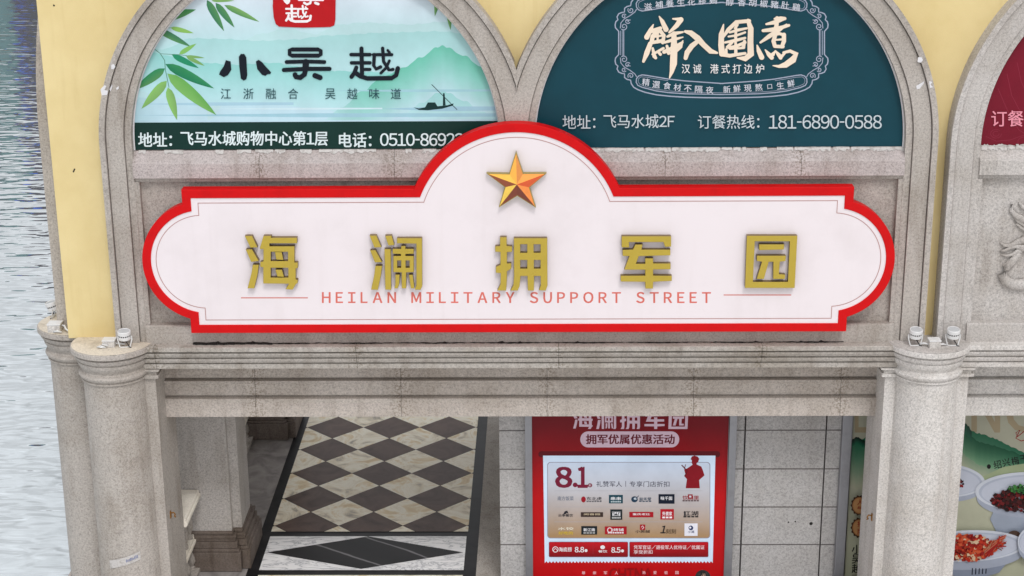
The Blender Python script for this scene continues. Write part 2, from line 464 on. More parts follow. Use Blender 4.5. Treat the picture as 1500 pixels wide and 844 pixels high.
def printm(name, emit=0.0, rough=0.45):
    m, nt, b = mat(name, rough=rough, spec=0.22)
    a = N(nt, 'ShaderNodeVertexColor'); a.layer_name = 'Col'
    g = N(nt, 'ShaderNodeNewGeometry')
    n1 = N(nt, 'ShaderNodeTexNoise', Scale=2.5, Detail=5.0, Roughness=0.6); nt.links.new(g.outputs['Position'], n1.inputs['Vector'])
    r1 = ramp(nt, [(0.3, 0.90), (0.65, 1.03)]); nt.links.new(n1.outputs['Fac'], r1.inputs[0])
    c = mixc(nt, 'MULTIPLY', 1, a.outputs[0], r1.outputs[0])
    nt.links.new(c, b.inputs['Base Color'])
    if emit:
        nt.links.new(c, b.inputs['Emission Color']); b.inputs['Emission Strength'].default_value = emit
    bp = N(nt, 'ShaderNodeBump', Strength=0.10, Distance=0.02); nt.links.new(n1.outputs['Fac'], bp.inputs['Height']); nt.links.new(bp.outputs[0], b.inputs['Normal'])
    return m
M_print = printm('printed_vinyl')
M_lit = printm('backlit_print', 0.30, 0.3)
#MARK1
# ================================================================== SETTING
def structure(o): o['kind'] = 'structure'; return o

# water: one sheet to the horizon, a metre and a half below the arcade floor
m, nt, b = mat('lake_water', (0.72, 0.765, 0.785, 1), 0.04, metal=0.88)
g = N(nt, 'ShaderNodeNewGeometry')
mp = N(nt, 'ShaderNodeMapping'); mp.inputs['Scale'].default_value = (0.40, 1.0, 1.0); mp.inputs['Rotation'].default_value = (0, 0, R(-10))
nt.links.new(g.outputs['Position'], mp.inputs['Vector'])
wa = N(nt, 'ShaderNodeTexNoise', Scale=1.4, Detail=1.8, Roughness=0.5, Distortion=0.5)
wb = N(nt, 'ShaderNodeTexNoise', Scale=3.4, Detail=1.2, Roughness=0.5, Distortion=0.3)
wc = N(nt, 'ShaderNodeTexNoise', Scale=0.12, Detail=2.0)
for n in (wa, wb, wc): nt.links.new(mp.outputs[0], n.inputs['Vector'])
hh = mathn(nt, 'ADD', mathn(nt, 'MULTIPLY', wa.outputs['Fac'], 0.044), mathn(nt, 'MULTIPLY', wb.outputs['Fac'], 0.022))
bp = N(nt, 'ShaderNodeBump', Strength=1.0, Distance=1.0); nt.links.new(hh, bp.inputs['Height']); nt.links.new(bp.outputs[0], b.inputs['Normal'])
M_water = m
mb = MB(); mb.add([(-1500, -600, -1.5), (600, -600, -1.5), (600, 2400, -1.5), (-1500, 2400, -1.5)], [(0, 1, 2, 3)])
structure(mb.build('water', M_water))

# quay and arcade paving
m, nt, b = mat('quay_paving', lin((150, 146, 142)), 0.8)
g = N(nt, 'ShaderNodeNewGeometry'); br = N(nt, 'ShaderNodeTexBrick', Scale=1.0)
br.inputs['Color1'].default_value = lin((222, 219, 216)); br.inputs['Color2'].default_value = lin((214, 211, 208)); br.inputs['Mortar'].default_value = lin((90, 86, 82))  # unseen paving, whitened to bounce light into the arcade
br.inputs['Mortar Size'].default_value = 0.006; br.inputs['Brick Width'].default_value = 0.6; br.inputs['Row Height'].default_value = 0.3
nt.links.new(g.outputs['Position'], br.inputs['Vector']); nt.links.new(br.outputs[0], b.inputs['Base Color'])
mb = MB(); mb.box(-5.5, 40, -40, 30, -2.5, -0.012); mb.box(-6.05, -5.503, 0.15, 1.35, -2.5, -0.014)
structure(mb.build('quay', m))
X0, X1, PX = -3.6657, -1.0232, 0.8808
def floor_material(kind):
    m, nt, b = mat(kind, rough=0.38, spec=0.16)
    g = N(nt, 'ShaderNodeNewGeometry'); at = N(nt, 'ShaderNodeAttribute'); at.attribute_name = 'tid'
    ad = N(nt, 'ShaderNodeVectorMath', operation='ADD'); nt.links.new(g.outputs['Position'], ad.inputs[0])
    cb = N(nt, 'ShaderNodeCombineXYZ'); nt.links.new(at.outputs['Fac'], cb.inputs[2]); nt.links.new(cb.outputs[0], ad.inputs[1])
    n1 = N(nt, 'ShaderNodeTexNoise', Scale=2.4, Detail=6.0, Roughness=0.6, Distortion=1.2); nt.links.new(ad.outputs[0], n1.inputs['Vector'])
    if kind == 'beige_marble':
        r = ramp(nt, [(0.30, lin((170, 160, 148))), (0.42, lin((234, 222, 198))), (0.52, lin((252, 245, 228))), (0.60, lin((234, 216, 182))), (0.72, lin((212, 184, 140)))])
    elif kind == 'brown_marble':
        r = ramp(nt, [(0.3, lin((70, 54, 48))), (0.55, lin((94, 75, 67))), (0.75, lin((108, 87, 77)))])
    elif kind == 'white_marble':
        n1.inputs['Scale'].default_value = 1.6; n1.inputs['Distortion'].default_value = 2.4
        mm = N(nt, 'ShaderNodeMapping'); mm.inputs['Scale'].default_value = (0.8, 2.6, 1); mm.inputs['Rotation'].default_value = (0, 0, R(35)); nt.links.new(ad.outputs[0], mm.inputs['Vector']); nt.links.new(mm.outputs[0], n1.inputs['Vector'])
        r = ramp(nt, [(0.36, lin((240, 238, 238))), (0.46, lin((238, 237, 237))), (0.505, lin((176, 176, 180))), (0.53, lin((226, 225, 226))), (0.6, lin((242, 241, 241)))])
    elif kind == 'black_marble':
        n1.inputs['Scale'].default_value = 0.9; n1.inputs['Distortion'].default_value = 1.2; n1.inputs['Detail'].default_value = 2.0
        wv = N(nt, 'ShaderNodeTexWave', Scale=0.62, Distortion=1.2, Detail=3.0); wv.inputs['Detail Scale'].default_value = 1.4; wv.bands_direction = 'DIAGONAL'
        mm = N(nt, 'ShaderNodeMapping'); mm.inputs['Scale'].default_value = (1.0, 1.5, 1); nt.links.new(g.outputs['Position'], mm.inputs['Vector']); nt.links.new(mm.outputs[0], wv.inputs['Vector'])
        r = ramp(nt, [(0.0, lin((28, 27, 28))), (0.985, lin((34, 32, 33))), (0.997, lin((96, 94, 96))), (1.0, lin((120, 118, 120)))])
        nt.links.new(wv.outputs['Fac'], r.inputs[0]); nt.links.new(r.outputs[0], b.inputs['Base Color'])
        return m
    elif kind == 'black_border':
        r = ramp(nt, [(0.3, lin((20, 20, 22))), (0.7, lin((42, 40, 42)))])
    else:
        r = ramp(nt, [(0.3, lin((120, 115, 114))), (0.7, lin((172, 166, 163)))])
    nt.links.new(n1.outputs['Fac'], r.inputs[0]); nt.links.new(r.outputs[0], b.inputs['Base Color'])
    return m
FM = {k: floor_material(k) for k in ('beige_marble', 'brown_marble', 'white_marble', 'black_marble', 'black_border', 'grey_marble')}
fm = list(FM.values()); FI = {k: i for i, k in enumerate(FM)}
mb = MB(); tid = []
def flat(pts, k, z):
    mb.add([(x, y, z) for x, y in pts], [tuple(range(len(pts)))], FI[k]); tid.append(random.uniform(0, 50))
flat([(-5.49, 0.45), (10, 0.45), (10, 14), (-5.49, 14)], 'grey_marble', -0.004)      # bed under the pattern
flat([(-3.83, 0.47), (-0.85, 0.47), (-0.85, 13.9), (-3.83, 13.9)], 'black_border', 0.0)
flat([(-3.68, 2.74), (-1.01, 2.74), (-1.01, 13.8), (-3.68, 13.8)], 'black_border', 0.003)
def clip(poly, x0, x1, y0, y1):
    for ax, lim, sg in ((0, x0, 1), (0, x1, -1), (1, y0, 1), (1, y1, -1)):
        o = []
        for i in range(len(poly)):
            a, c = poly[i-1], poly[i]
            da, dc = sg*(a[ax]-lim), sg*(c[ax]-lim)
            if (da >= 0) != (dc >= 0):
                t = da/(da-dc); o.append((a[0]+(c[0]-a[0])*t, a[1]+(c[1]-a[1])*t))
            if dc >= 0: o.append(c)
        poly = o
        if not poly: break
    return poly
PY, GY = 0.863, 0.004
for i in range(-1, 5):
    for j in range(-1, 14):
        for hx, hy, k in ((0.5, 0.0, 'brown_marble'), (0.0, 0.5, 'beige_marble')):
            cx, cy = X0+(i+hx)*PX, 2.93+(j+hy)*PY
            a, c = PX/2-GY, PY/2-GY
            p = clip([(cx-a, cy), (cx, cy-c), (cx+a, cy), (cx, cy+c)], -3.69, -1.0, 2.75, 13.8)
            if len(p) > 2: flat(p, k, 0.006)
flat([(-3.68, 1.635), (-1.015, 1.635), (-1.015, 2.61), (-3.68, 2.61)], 'white_marble', 0.006)
flat([(-3.655, 2.13), (-2.35, 1.665), (-1.04, 2.13), (-2.35, 2.60)], 'black_marble', 0.009)
flat([(-3.67, 0.5), (-1.02, 0.5), (-1.02, 1.50), (-3.67, 1.50)], 'beige_marble', 0.006)
o = mb.build('floor', fm)
at = o.data.attributes.new('tid', 'FLOAT', 'FACE'); at.data.foreach_set('value', tid)
structure(o)
mb = MB(); mb.box(-0.85, -0.52, 0.46, 14, -0.01, 0.004)
structure(mb.build('granite_kerb', M_stone))

# ================================================================== BUILDING
XC = -0.255
bld = thing('arcade_building', 'granite and yellow plaster waterside arcade building carrying the three arched banners', 'building', (XC, 0, 0))
ZS, RI, RO = 6.05, 2.03, 2.37          # arch springing, inner and outer radius
ZTOP = 9.2
BAYS = [XC, XC+9.31]
# --- yellow plaster wall with arched openings
def wall_above_arches(mbx, arcs, x0, x1, y, back):
    n = int((x1-x0)/0.05)
    xs = [x0+(x1-x0)*i/n for i in range(n+1)]
    def zlow(x):
        for c in arcs:
            if abs(x-c) < RI+0.15: return ZS+math.sqrt(max(0, (RI+0.15)**2-(x-c)**2))
        return None
    for a, c in zip(xs[:-1], xs[1:]):
        za, zc = zlow(a), zlow(c)
        if za is None and zc is None: za = zc = 3.742
        elif za is None: za = ZS
        elif zc is None: zc = ZS
        mbx.add([(a, y, za), (c, y, zc), (c, y, ZTOP), (a, y, ZTOP)], [(0, 1, 2, 3)])
ARCS = [c+s*2.215 for c in BAYS for s in (-1, 1)]
mb = MB(); wall_above_arches(mb, ARCS, -5.45, 13.6, 0.2, 0.3)
mb.add([(-5.45, 0.2, 3.742), (-5.45, 7.1, 3.742), (-5.45, 7.1, ZTOP), (-5.45, 0.2, ZTOP)], [(0, 1, 2, 3)])
mb.add([(-5.45, 0.2, ZTOP), (13.6, 0.2, ZTOP), (13.6, 7.1, ZTOP), (-5.45, 7.1, ZTOP)], [(0, 1, 2, 3)])
mb.add([(-5.45, 7.1, 3.3), (13.6, 7.1, 3.3), (13.6, 7.1, ZTOP), (-5.45, 7.1, ZTOP)], [(0, 1, 2, 3)])
mb.build('plaster_wall', M_yellow, bld)

# --- arch surrounds: rim fillet, flat band, inner fillet, reveal; each pair clipped where the two arches meet
def arch_frame(c, xlim, side, zj, yb=0.0, label=None):
    """c: arch centre, xlim: the meeting plane, side: +1 if the meeting plane lies at larger x"""
    mb = MB(); n = 96
    LAY = [(RO-0.062, RO, yb-0.035), (RO-0.073, RO-0.062, yb+0.03), (RI+0.080, RO-0.073, yb), (RI+0.070, RI+0.080, yb+0.05), (RI, RI+0.070, yb+0.03)]
    def lim(r, a):
        ca = math.cos(a)*side
        if ca > 1e-6: return min(r, abs(xlim-c)/ca)
        return r
    for k, (r0, r1, y) in enumerate(LAY):
        A = [math.pi*i/n for i in range(n+1)]
        for a0, a1 in zip(A[:-1], A[1:]):
            q = []
            for a in (a0, a1): q.append((lim(r0, a), lim(r1, a)))
            if q[0][1]-q[0][0] < 1e-5 and q[1][1]-q[1][0] < 1e-5: continue
            pt = lambda r, a, yy: (c+r*math.cos(a), yy, ZS+r*math.sin(a))
            mb.add([pt(q[0][0], a0, y), pt(q[0][1], a0, y), pt(q[1][1], a1, y), pt(q[1][0], a1, y)], [(0, 1, 2, 3)])
            ynext = LAY[k+1][2] if k < 4 else yb+0.15
            mb.add([pt(q[0][0], a0, y), pt(q[1][0], a1, y), pt(q[1][0], a1, ynext), pt(q[0][0], a0, ynext)], [(0, 1, 2, 3)])
            if k == 0 and q[0][1] > RO-1e-4:
                mb.add([pt(RO, a0, y), pt(RO, a1, y), pt(RO, a1, yb+0.2), pt(RO, a0, yb+0.2)], [(0, 1, 2, 3)])
    # straight legs below the springing
    for sg in (-1, 1):
        meet = (sg == side)
        z0 = 5.70 if meet else zj
        for k, (r0, r1, y) in enumerate(LAY):
            if meet: r0, r1 = min(r0, abs(xlim-c)), min(r1, abs(xlim-c))
            if r1-r0 < 1e-4: continue
            xa, xb = c+sg*r0, c+sg*r1
            mb.add([(xa, y, z0), (xb, y, z0), (xb, y, ZS), (xa, y, ZS)], [(0, 1, 2, 3)])
            ynext = LAY[k+1][2] if k < 4 else yb+0.15
            mb.add([(xa, y, z0), (xa, y, ZS), (xa, ynext, ZS), (xa, ynext, z0)], [(0, 1, 2, 3)])
            if k == 0:
                mb.add([(xb, y, z0), (xb, y, ZS), (xb, yb+0.2, ZS), (xb, yb+0.2, z0)], [(0, 1, 2, 3)])
    return mb
for bc in BAYS:
    for s in (-1, 1):
        arch_frame(bc+s*2.215, bc, -s, 3.742).build('arch_surround', M_mid if bc > 2 else M_stone, bld)
# arch surround on the flank over the water, seen edge-on
mb = MB()
yo = 0.50
prof = [(yo, 3.742), (yo, ZS)] + [(yo+RO-RO*math.cos(a), ZS+RO*math.sin(a)) for a in [math.pi*i/48 for i in range(1, 48)]] + [(yo+2*RO, ZS), (yo+2*RO, 3.742)]
inn = [(yo+0.34, 3.742), (yo+0.34, ZS)] + [(yo+RO-RI*math.cos(a), ZS+RI*math.sin(a)) for a in [math.pi*i/48 for i in range(1, 48)]] + [(yo+2*RO-0.34, ZS), (yo+2*RO-0.34, 3.742)]
for i in range(len(prof)-1):
    a, b_, c, d = prof[i], prof[i+1], inn[i+1], inn[i]
    xo, xi = -5.655, -5.452
    mb.add([(xo, *a), (xo, *b_), (xo, *c), (xo, *d)], [(0, 1, 2, 3)])
    mb.add([(xo, *a), (xo, *b_), (xi, *b_), (xi, *a)], [(0, 1, 2, 3)])
    mb.add([(xo, *d), (xo, *c), (xi, *c), (xi, *d)], [(0, 1, 2, 3)])
mb.build('arch_surround', M_stone, bld)

# --- per bay: sill, recessed panel, plinth band
for bc in BAYS:
    xa, xb = bc-4.245, bc+4.245
    pm_ = M_mid if bc > 2 else M_sill
    mb = MB()
    mb.runx(xa, xb, [(-0.004, 5.690), (-0.004, 5.852), (0.006, 5.868), (0.135, 5.972), (0.30, 5.980), (0.30, 5.690)])
    mb.build('sill', pm_, bld)
    mb = MB()
    mb.runx(xa, xb, [(0.045, 5.640), (0.045, 5.686), (0.30, 5.686), (0.30, 5.640)])
    mb.box(xa+0.001, xb-0.001, 0.11, 0.30, 3.90, 5.640)
    mb.box(xa, xa+0.05, 0.035, 0.109, 3.96, 5.639); mb.box(xb-0.05, xb, 0.035, 0.109, 3.96, 5.639)
    mb.build('recessed_panel', M_mid if bc > 2 else M_stone, bld)
    mb = MB()
    mb.runx(xa, xb, [(0.0, 3.742), (0.0, 3.950), (0.012, 3.962), (0.14, 3.966), (0.14, 3.742)])
    mb.build('plinth_band', M_mid if bc > 2 else M_stone, bld)
# --- columns, cornice, beam
CORN = [(0.42, 3.748), (-0.125, 3.742), (-0.132, 3.736), (-0.132, 3.690), (-0.085, 3.684), (-0.085, 3.668), (-0.112, 3.662), (-0.108, 3.640), (-0.088, 3.608),
        (-0.050, 3.602), (-0.050, 3.588), (-0.074, 3.582), (-0.070, 3.560), (-0.056, 3.532), (-0.016, 3.526), (-0.016, 3.514), (-0.036, 3.508), (-0.036, 3.452), (0.0, 3.446), (0.42, 3.446)]
CAP = [(0.0, 3.752), (0.462, 3.746), (0.474, 3.738), (0.474, 3.688), (0.424, 3.682), (0.424, 3.664), (0.446, 3.656), (0.441, 3.630), (0.424, 3.606), (0.398, 3.600),
       (0.398, 3.586), (0.412, 3.578), (0.405, 3.545), (0.386, 3.510), (0.368, 3.490), (0.362, 3.470), (0.366, 3.456), (0.394, 3.446), (0.406, 3.420), (0.397, 3.394),
       (0.372, 3.382), (0.366, 3.366), (0.380, 3.360), (0.380, 3.344), (0.352, 3.334)]
def column(cx, cy, m_, side=0):
    mb = MB(); mb.lathe(cx, cy, [(0.358, 3.334), (0.360, 1.9), (0.366, 0.45)], n=72)
    c = mb.build('column', m_, bld, auto=R(30))
    mb = MB(); mb.lathe(cx, cy, CAP, n=96); mb.build('capital', m_, c, auto=R(28))
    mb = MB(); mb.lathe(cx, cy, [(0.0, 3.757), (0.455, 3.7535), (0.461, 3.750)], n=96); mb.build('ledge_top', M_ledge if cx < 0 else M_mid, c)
    mb = MB(); mb.lathe(cx, cy, [(0.372, 0.45), (0.40, 0.44), (0.42, 0.40), (0.42, 0.36), (0.40, 0.33), (0.46, 0.30), (0.48, 0.25), (0.46, 0.20), (0.50, 0.20), (0.50, 0.0)], n=64)
    mb.build('column_base', m_, c, auto=R(28))
    mb = MB()
    if side:    # pilaster behind the flank column
        mb.box(cx+0.03, cx+0.5, cy-0.20, cy+0.47, 0.0, 3.44)
    else:
        xl_ = cx-(0.475 if cx > -4 else 0.30)
        mb.box(xl_, cx+0.475, 0.0, 0.86, 0.0, 3.444)
        for a, b_, z0, z1, p in ((xl_, cx+0.475, 3.335, 3.372, 0.045), (xl_, cx+0.475, 3.372, 3.425, 0.022), (xl_, cx+0.475, 3.425, 3.443, 0.06)):
            mb.box(a-p, b_+p, -p, 0.40, z0, z1)
    mb.build('pilaster', m_, c)
    return c
CX = [-4.91, 4.40, 13.71]
for i, x in enumerate(CX):
    if i == 0: column(x, 0.06, M_stone)
    elif i == 1: column(x, 0.06, M_pale)
    else: column(x, 0.06, M_pale)
column(-5.48, 0.74, M_stone, side=1)
for bc, m_ in zip(BAYS, (M_corn, M_pale)):
    mb = MB(); mb.runx(bc-4.40, bc+4.40, CORN); mb.build('cornice', m_, bld)
    mb = MB()
    xa, xb = bc-4.18, bc+4.18
    BEAM = [(0.62, 3.446), (0.46, 3.446), (0.46, 3.150), (0.50, 3.142), (0.50, 3.128), (0.425, 3.118), (0.425, 3.085), (0.44, 3.075), (0.44, 2.935), (0.475, 2.928), (0.475, 2.912),
            (0.40, 2.902), (0.40, 2.675), (0.86, 2.675), (0.86, 3.446)]
    mb.runx(xa, xb, BEAM)
    mb.build('beam', M_beam if bc < 2 else M_pale, bld)
mb = MB(); mb.box(-5.3, 13.6, 0.87, 7.1, 3.35, 3.45); mb.build('arcade_ceiling', M_ceil, bld)  # unseen; cut short at the back so sky light reaches the passage floor
# --- shop wall of granite blocks behind the columns
YW = 1.20
mb = MB()
mb.box(-0.52, 2.50, YW, YW+0.30, 0.0, 3.34)
mb.box(2.522, 3.498, YW, YW+0.30, 0.0, 3.34); mb.box(3.516, 13.6, YW, YW+0.30, 0.0, 3.34); mb.box(3.499, 3.515, YW+0.10, YW+0.29, 0.0, 3.34)
mb.box(2.501, 2.521, YW+0.10, YW+0.29, 0.0, 3.34)
mb.box(-0.52, -0.22, YW+0.30, 7.1, 0.0, 3.35)
mb.build('block_wall', M_block, bld)
for u_, v_ in ((1188, 767), (1165, 764), (1155, 765)):
    x_, z_ = P(u_, v_, YW); r_ = 0.022 if u_ == 1188 else 0.010
    mb = MB(); mb.add([(x_+r_*math.cos(a), YW-0.002, z_+r_*math.sin(a)) for a in [2*math.pi*k/12 for k in range(12)]], [tuple(range(12))]); mb.build('dark_spot', M_grime, bld)  # drill holes in the block wall
# --- inner piers of the arcade along the water
def pier(y, m_):
    mb = MB()
    mb.box(-5.30, -4.02, y+0.14, y+1.0, 0.40, 3.34)
    mb.box(-4.02, -3.905, y+0.24, y+0.90, 0.40, 3.34)
    p = mb.build('pier', M_mid, bld)
    mb = MB()
    for z0, z1, e in ((0.0, 0.27, 0.0), (0.27, 0.31, 0.02), (0.31, 0.40, 0.045), (0.40, 0.44, 0.07), (0.44, 0.48, 0.06), (0.48, 0.52, 0.10)):
        mb.box(-5.40, -3.90-e, y+e, y+1.14-e, z0, z1)
        mb.box(-3.90-e, -3.79-e, y+0.085+e, y+1.05-e, z0, z1)
    mb.build('pier_base', M_dark, p, bevel=0.012)
for y in (1.60, 5.90): pier(y, M_stone)
# --- carved relief on the right bay panel
mb = MB()
yr = 0.09
def rel(pts): return [(P(u, v, 0.06)[0], yr, P(u, v, 0.06)[1]) for u, v, *_ in pts]
K = [(1512, 350, .16), (1503, 362, .16), (1494, 374, .15), (1481, 383, .13), (1474, 392, .115), (1470, 402, .10), (1473, 411, .095), (1481, 416, .10), (1492, 418, .11), (1505, 417, .12), (1520, 414, .12)]
K = [(1494.5, 372, .055), (1485, 383, .07), (1475, 393, .085), (1469.5, 404, .09), (1474, 413, .095), (1484, 418, .10), (1497, 418, .11), (1512, 416, .12), (1530, 408, .14), (1545, 395, .14)]
mb.tube(rel(K), [k[2]*0.62 for k in K], n=14)
for pts in ([(1466, 356, .012), (1472, 361, .04), (1481, 361, .05), (1490, 356, .06), (1502, 352, .10), (1520, 356, .14)],
            [(1466, 369, .012), (1473, 368, .035), (1481, 364, .04), (1489, 362, .05), (1500, 364, .09), (1515, 368, .1)],
            [(1467, 374, .012), (1475, 376, .035), (1484, 374, .04), (1491, 369, .05), (1497, 371, .07)],
            [(1483, 300, .03), (1482, 309, .05), (1489, 317, .07), (1500, 323, .09), (1520, 330, .1)],
            [(1494, 298, .02), (1499, 304, .05), (1510, 309, .07), (1525, 312, .09)],
            [(1487, 320, .02), (1493, 326, .04), (1502, 331, .05), (1520, 340, .06)],
            [(1490, 329, .02), (1496, 334, .035), (1506, 340, .045), (1522, 348, .05)]):
    mb.tube(rel(pts), [k[2]*0.5 for k in pts], n=12)
mb.v = [(x, yr+(y-yr)*0.8 if y < yr else yr+0.01, z) for x, y, z in mb.v]
mb.build('carved_relief', M_mid, bld)
# --- grime line on the cornice ledge, flakes of paint on the arches
random.seed(11)
mb = MB()
u = 283.0
x0, x1 = P(283, 505, -0.02)[0], P(1236, 503, -0.02)[0]
top, bot = [], []
n = 260
for i in range(n+1):
    x = x0+(x1-x0)*i/n
    wob = 0.001+0.002*math.sin(i*0.9)+random.uniform(0, 0.004)
    if random.random() < 0.03: wob += random.uniform(0.008, 0.02)
    if i < 30: wob += 0.008
    if 0.55 < i/n < 0.9: wob *= 0.6
    top.append((x, wob)); bot.append(x)
for i in range(n):
    (xa, ha), (xb, hb) = top[i], top[i+1]
    yd = -0.020-0.010*math.sin(i*0.21)-0.006*math.sin(i*1.7)-(0.025 if i < 32 else 0)
    mb.add([(xa, yd, 3.7495), (xb, yd, 3.7495), (xb, -0.006, 3.752+hb), (xa, -0.006, 3.752+ha)], [(0, 1, 2, 3)])
mb.build('grime_line', M_grime, bld)['kind'] = 'stuff'
for yb_, blob in zip((-0.038, -0.038, -0.003, -0.003, -0.038, -0.003, -0.038), ([(163, 95), (167, 94), (169, 98), (166, 102), (163, 101)], [(147, 131), (153, 125), (156, 126), (153, 132), (158, 133), (157, 139), (149, 140)],
             [(160, 131), (164, 124), (165, 126), (162, 134)], [(170, 129), (174, 126), (174, 130), (171, 132)],
             [(1345, 84), (1350, 84), (1352, 88), (1349, 92), (1344, 91)], [(1342, 126), (1349, 122), (1354, 119), (1353, 123), (1347, 130), (1343, 131)],
             [(1361, 119), (1366, 120), (1363, 124), (1367, 128), (1362, 129)])):
    mb = MB(); a = [P(u, v, yb_) for u, v in blob]
    mb.add([(x, yb_, z) for x, z in a], [tuple(range(len(a)))]); mb.build('paint_fleck', M_tape, bld)
for blob in ([(78, 6.5), (80.5, 7.5), (80, 9.5), (77.5, 9)], [(108.5, 247), (110.5, 247.5), (108, 253), (106.3, 252)]):
    mb = MB(); a = [P(u, v, 0.197) for u, v in blob]
    mb.add([(x, 0.197, z) for x, z in a], [tuple(range(len(a)))]); mb.build('dark_spot', M_grime, bld)  # small dark bird spots on the yellow plaster

# balustrade between the front column and the first pier, and the next one
def balustrade(y0, y1, label):
    t = thing('stone_balustrade', label, 'balustrade', (-4.54, (y0+y1)/2, 0), 'balustrades between the arcade piers')
    mb = MB(); mb.runy(y0, y1, [(-4.66, 1.0), (-4.68, 1.03), (-4.68, 1.06), (-4.66, 1.075), (-4.66, 1.10), (-4.64, 1.115), (-4.43, 1.115), (-4.41, 1.10), (-4.41, 1.075), (-4.39, 1.06), (-4.39, 1.03), (-4.41, 1.0)])
    mb.build('handrail', M_rail, t)
    mb = MB(); mb.runy(y0, y1, [(-4.64, 0.40), (-4.64, 0.47), (-4.62, 0.49), (-4.52, 0.49), (-4.50, 0.47), (-4.50, 0.44), (-4.48, 0.43), (-4.48, 0.40)])
    mb.build('middle_rail', M_rail, t)
    n = max(2, int((y1-y0)/0.26))
    for i in range(n):
        y = y0+(y1-y0)*(i+0.5)/n
        for z0, z1, nm in ((0.49, 1.0, 'baluster'), (0.06, 0.40, 'baluster')):
            h = z1-z0; mb = MB()
            mb.lathe(-4.55, y, [(0.05, z0), (0.05, z0+.08*h), (0.03, z0+.12*h), (0.062, z0+.3*h), (0.055, z0+.45*h), (0.028, z0+.7*h), (0.045, z0+.78*h), (0.03, z0+.86*h), (0.05, z0+.92*h), (0.05, z1)], n=16)
            mb.build(nm, M_stone, t, auto=R(35))
    mb = MB(); mb.box(-4.66, -4.44, y0, y1, 0.0, 0.06); mb.build('kerb', M_stone, t)
balustrade(0.87, 1.72, 'short pale granite balustrade between the front column and the first inner pier')
balustrade(2.62, 6.02, 'shaded granite balustrade behind the first inner pier')
#MARK2
# ================================================================== MAIN SIGN
YF, YB = -0.16, -0.006
sign = thing('street_sign', 'wide white sign with red rim, gold star and five raised gold characters on the facade', 'sign', (XC, -0.08, 3.93))
XS = -0.262
HL, ZT, ZBt = 3.685, 5.600, 3.928        # half length of the straight part, top and bottom
def outline(ins=0.0, step=0.0):
    """sign contour, inset by ins; step > 0 makes the deeper notches of the pinstripe"""
    zc, ch = 4.765, 0.665
    sag = 0.492
    Rr = (ch**2+sag**2)/(2*sag); cxr = HL+sag-Rr
    r = Rr-ins
    pts = []
    hl = HL-ins-step
    zt, zb = ZT-ins, ZBt+ins
    zs_t = min(zc+ch-0.03, zc+math.sqrt(max(1e-6, r*r-(hl-cxr)**2))) if hl-cxr < r else zc
    # right side, from the bottom going up
    right = [(hl, zb)]
    hz = math.sqrt(max(1e-6, r*r-(hl-cxr)**2))
    a0 = math.atan2(-hz, hl-cxr); a1 = -a0
    right += [(cxr+r*math.cos(a0+(a1-a0)*i/40), zc+r*math.sin(a0+(a1-a0)*i/40)) for i in range(41)]
    right += [(hl, zt)]
    # hump
    Rh = 1.235; zh = 6.325-Rh
    rh = Rh-ins
    hx = math.sqrt(max(1e-6, rh*rh-(zt-zh)**2))
    b0 = math.atan2(zt-zh, hx); b1 = math.pi-b0
    hump = [(rh*math.cos(b0+(b1-b0)*i/56), zh+rh*math.sin(b0+(b1-b0)*i/56)) for i in range(57)]
    left = [(-x, z) for x, z in reversed(right)]
    pts = right+hump+left
    return [(XS+x, z) for x, z in pts]
me = shape_mesh([[outline(0), outline(0.097)]], YF, YF*-1+YB, M_red, bevel=0.006)
link('red_rim', me, sign)
me = shape_mesh([[outline(0.0955)]], YF+0.012, 0.10, M_face)
link('face_panel', me, sign)
pin = worn('pinstripe_brown', lin((178, 132, 128)), 0.5, 0.2)
me = shape_mesh([[outline(0.150, 0.02), outline(0.158, 0.02)]], YF+0.010, 0.001, pin)
link('pinstripe', me, sign)
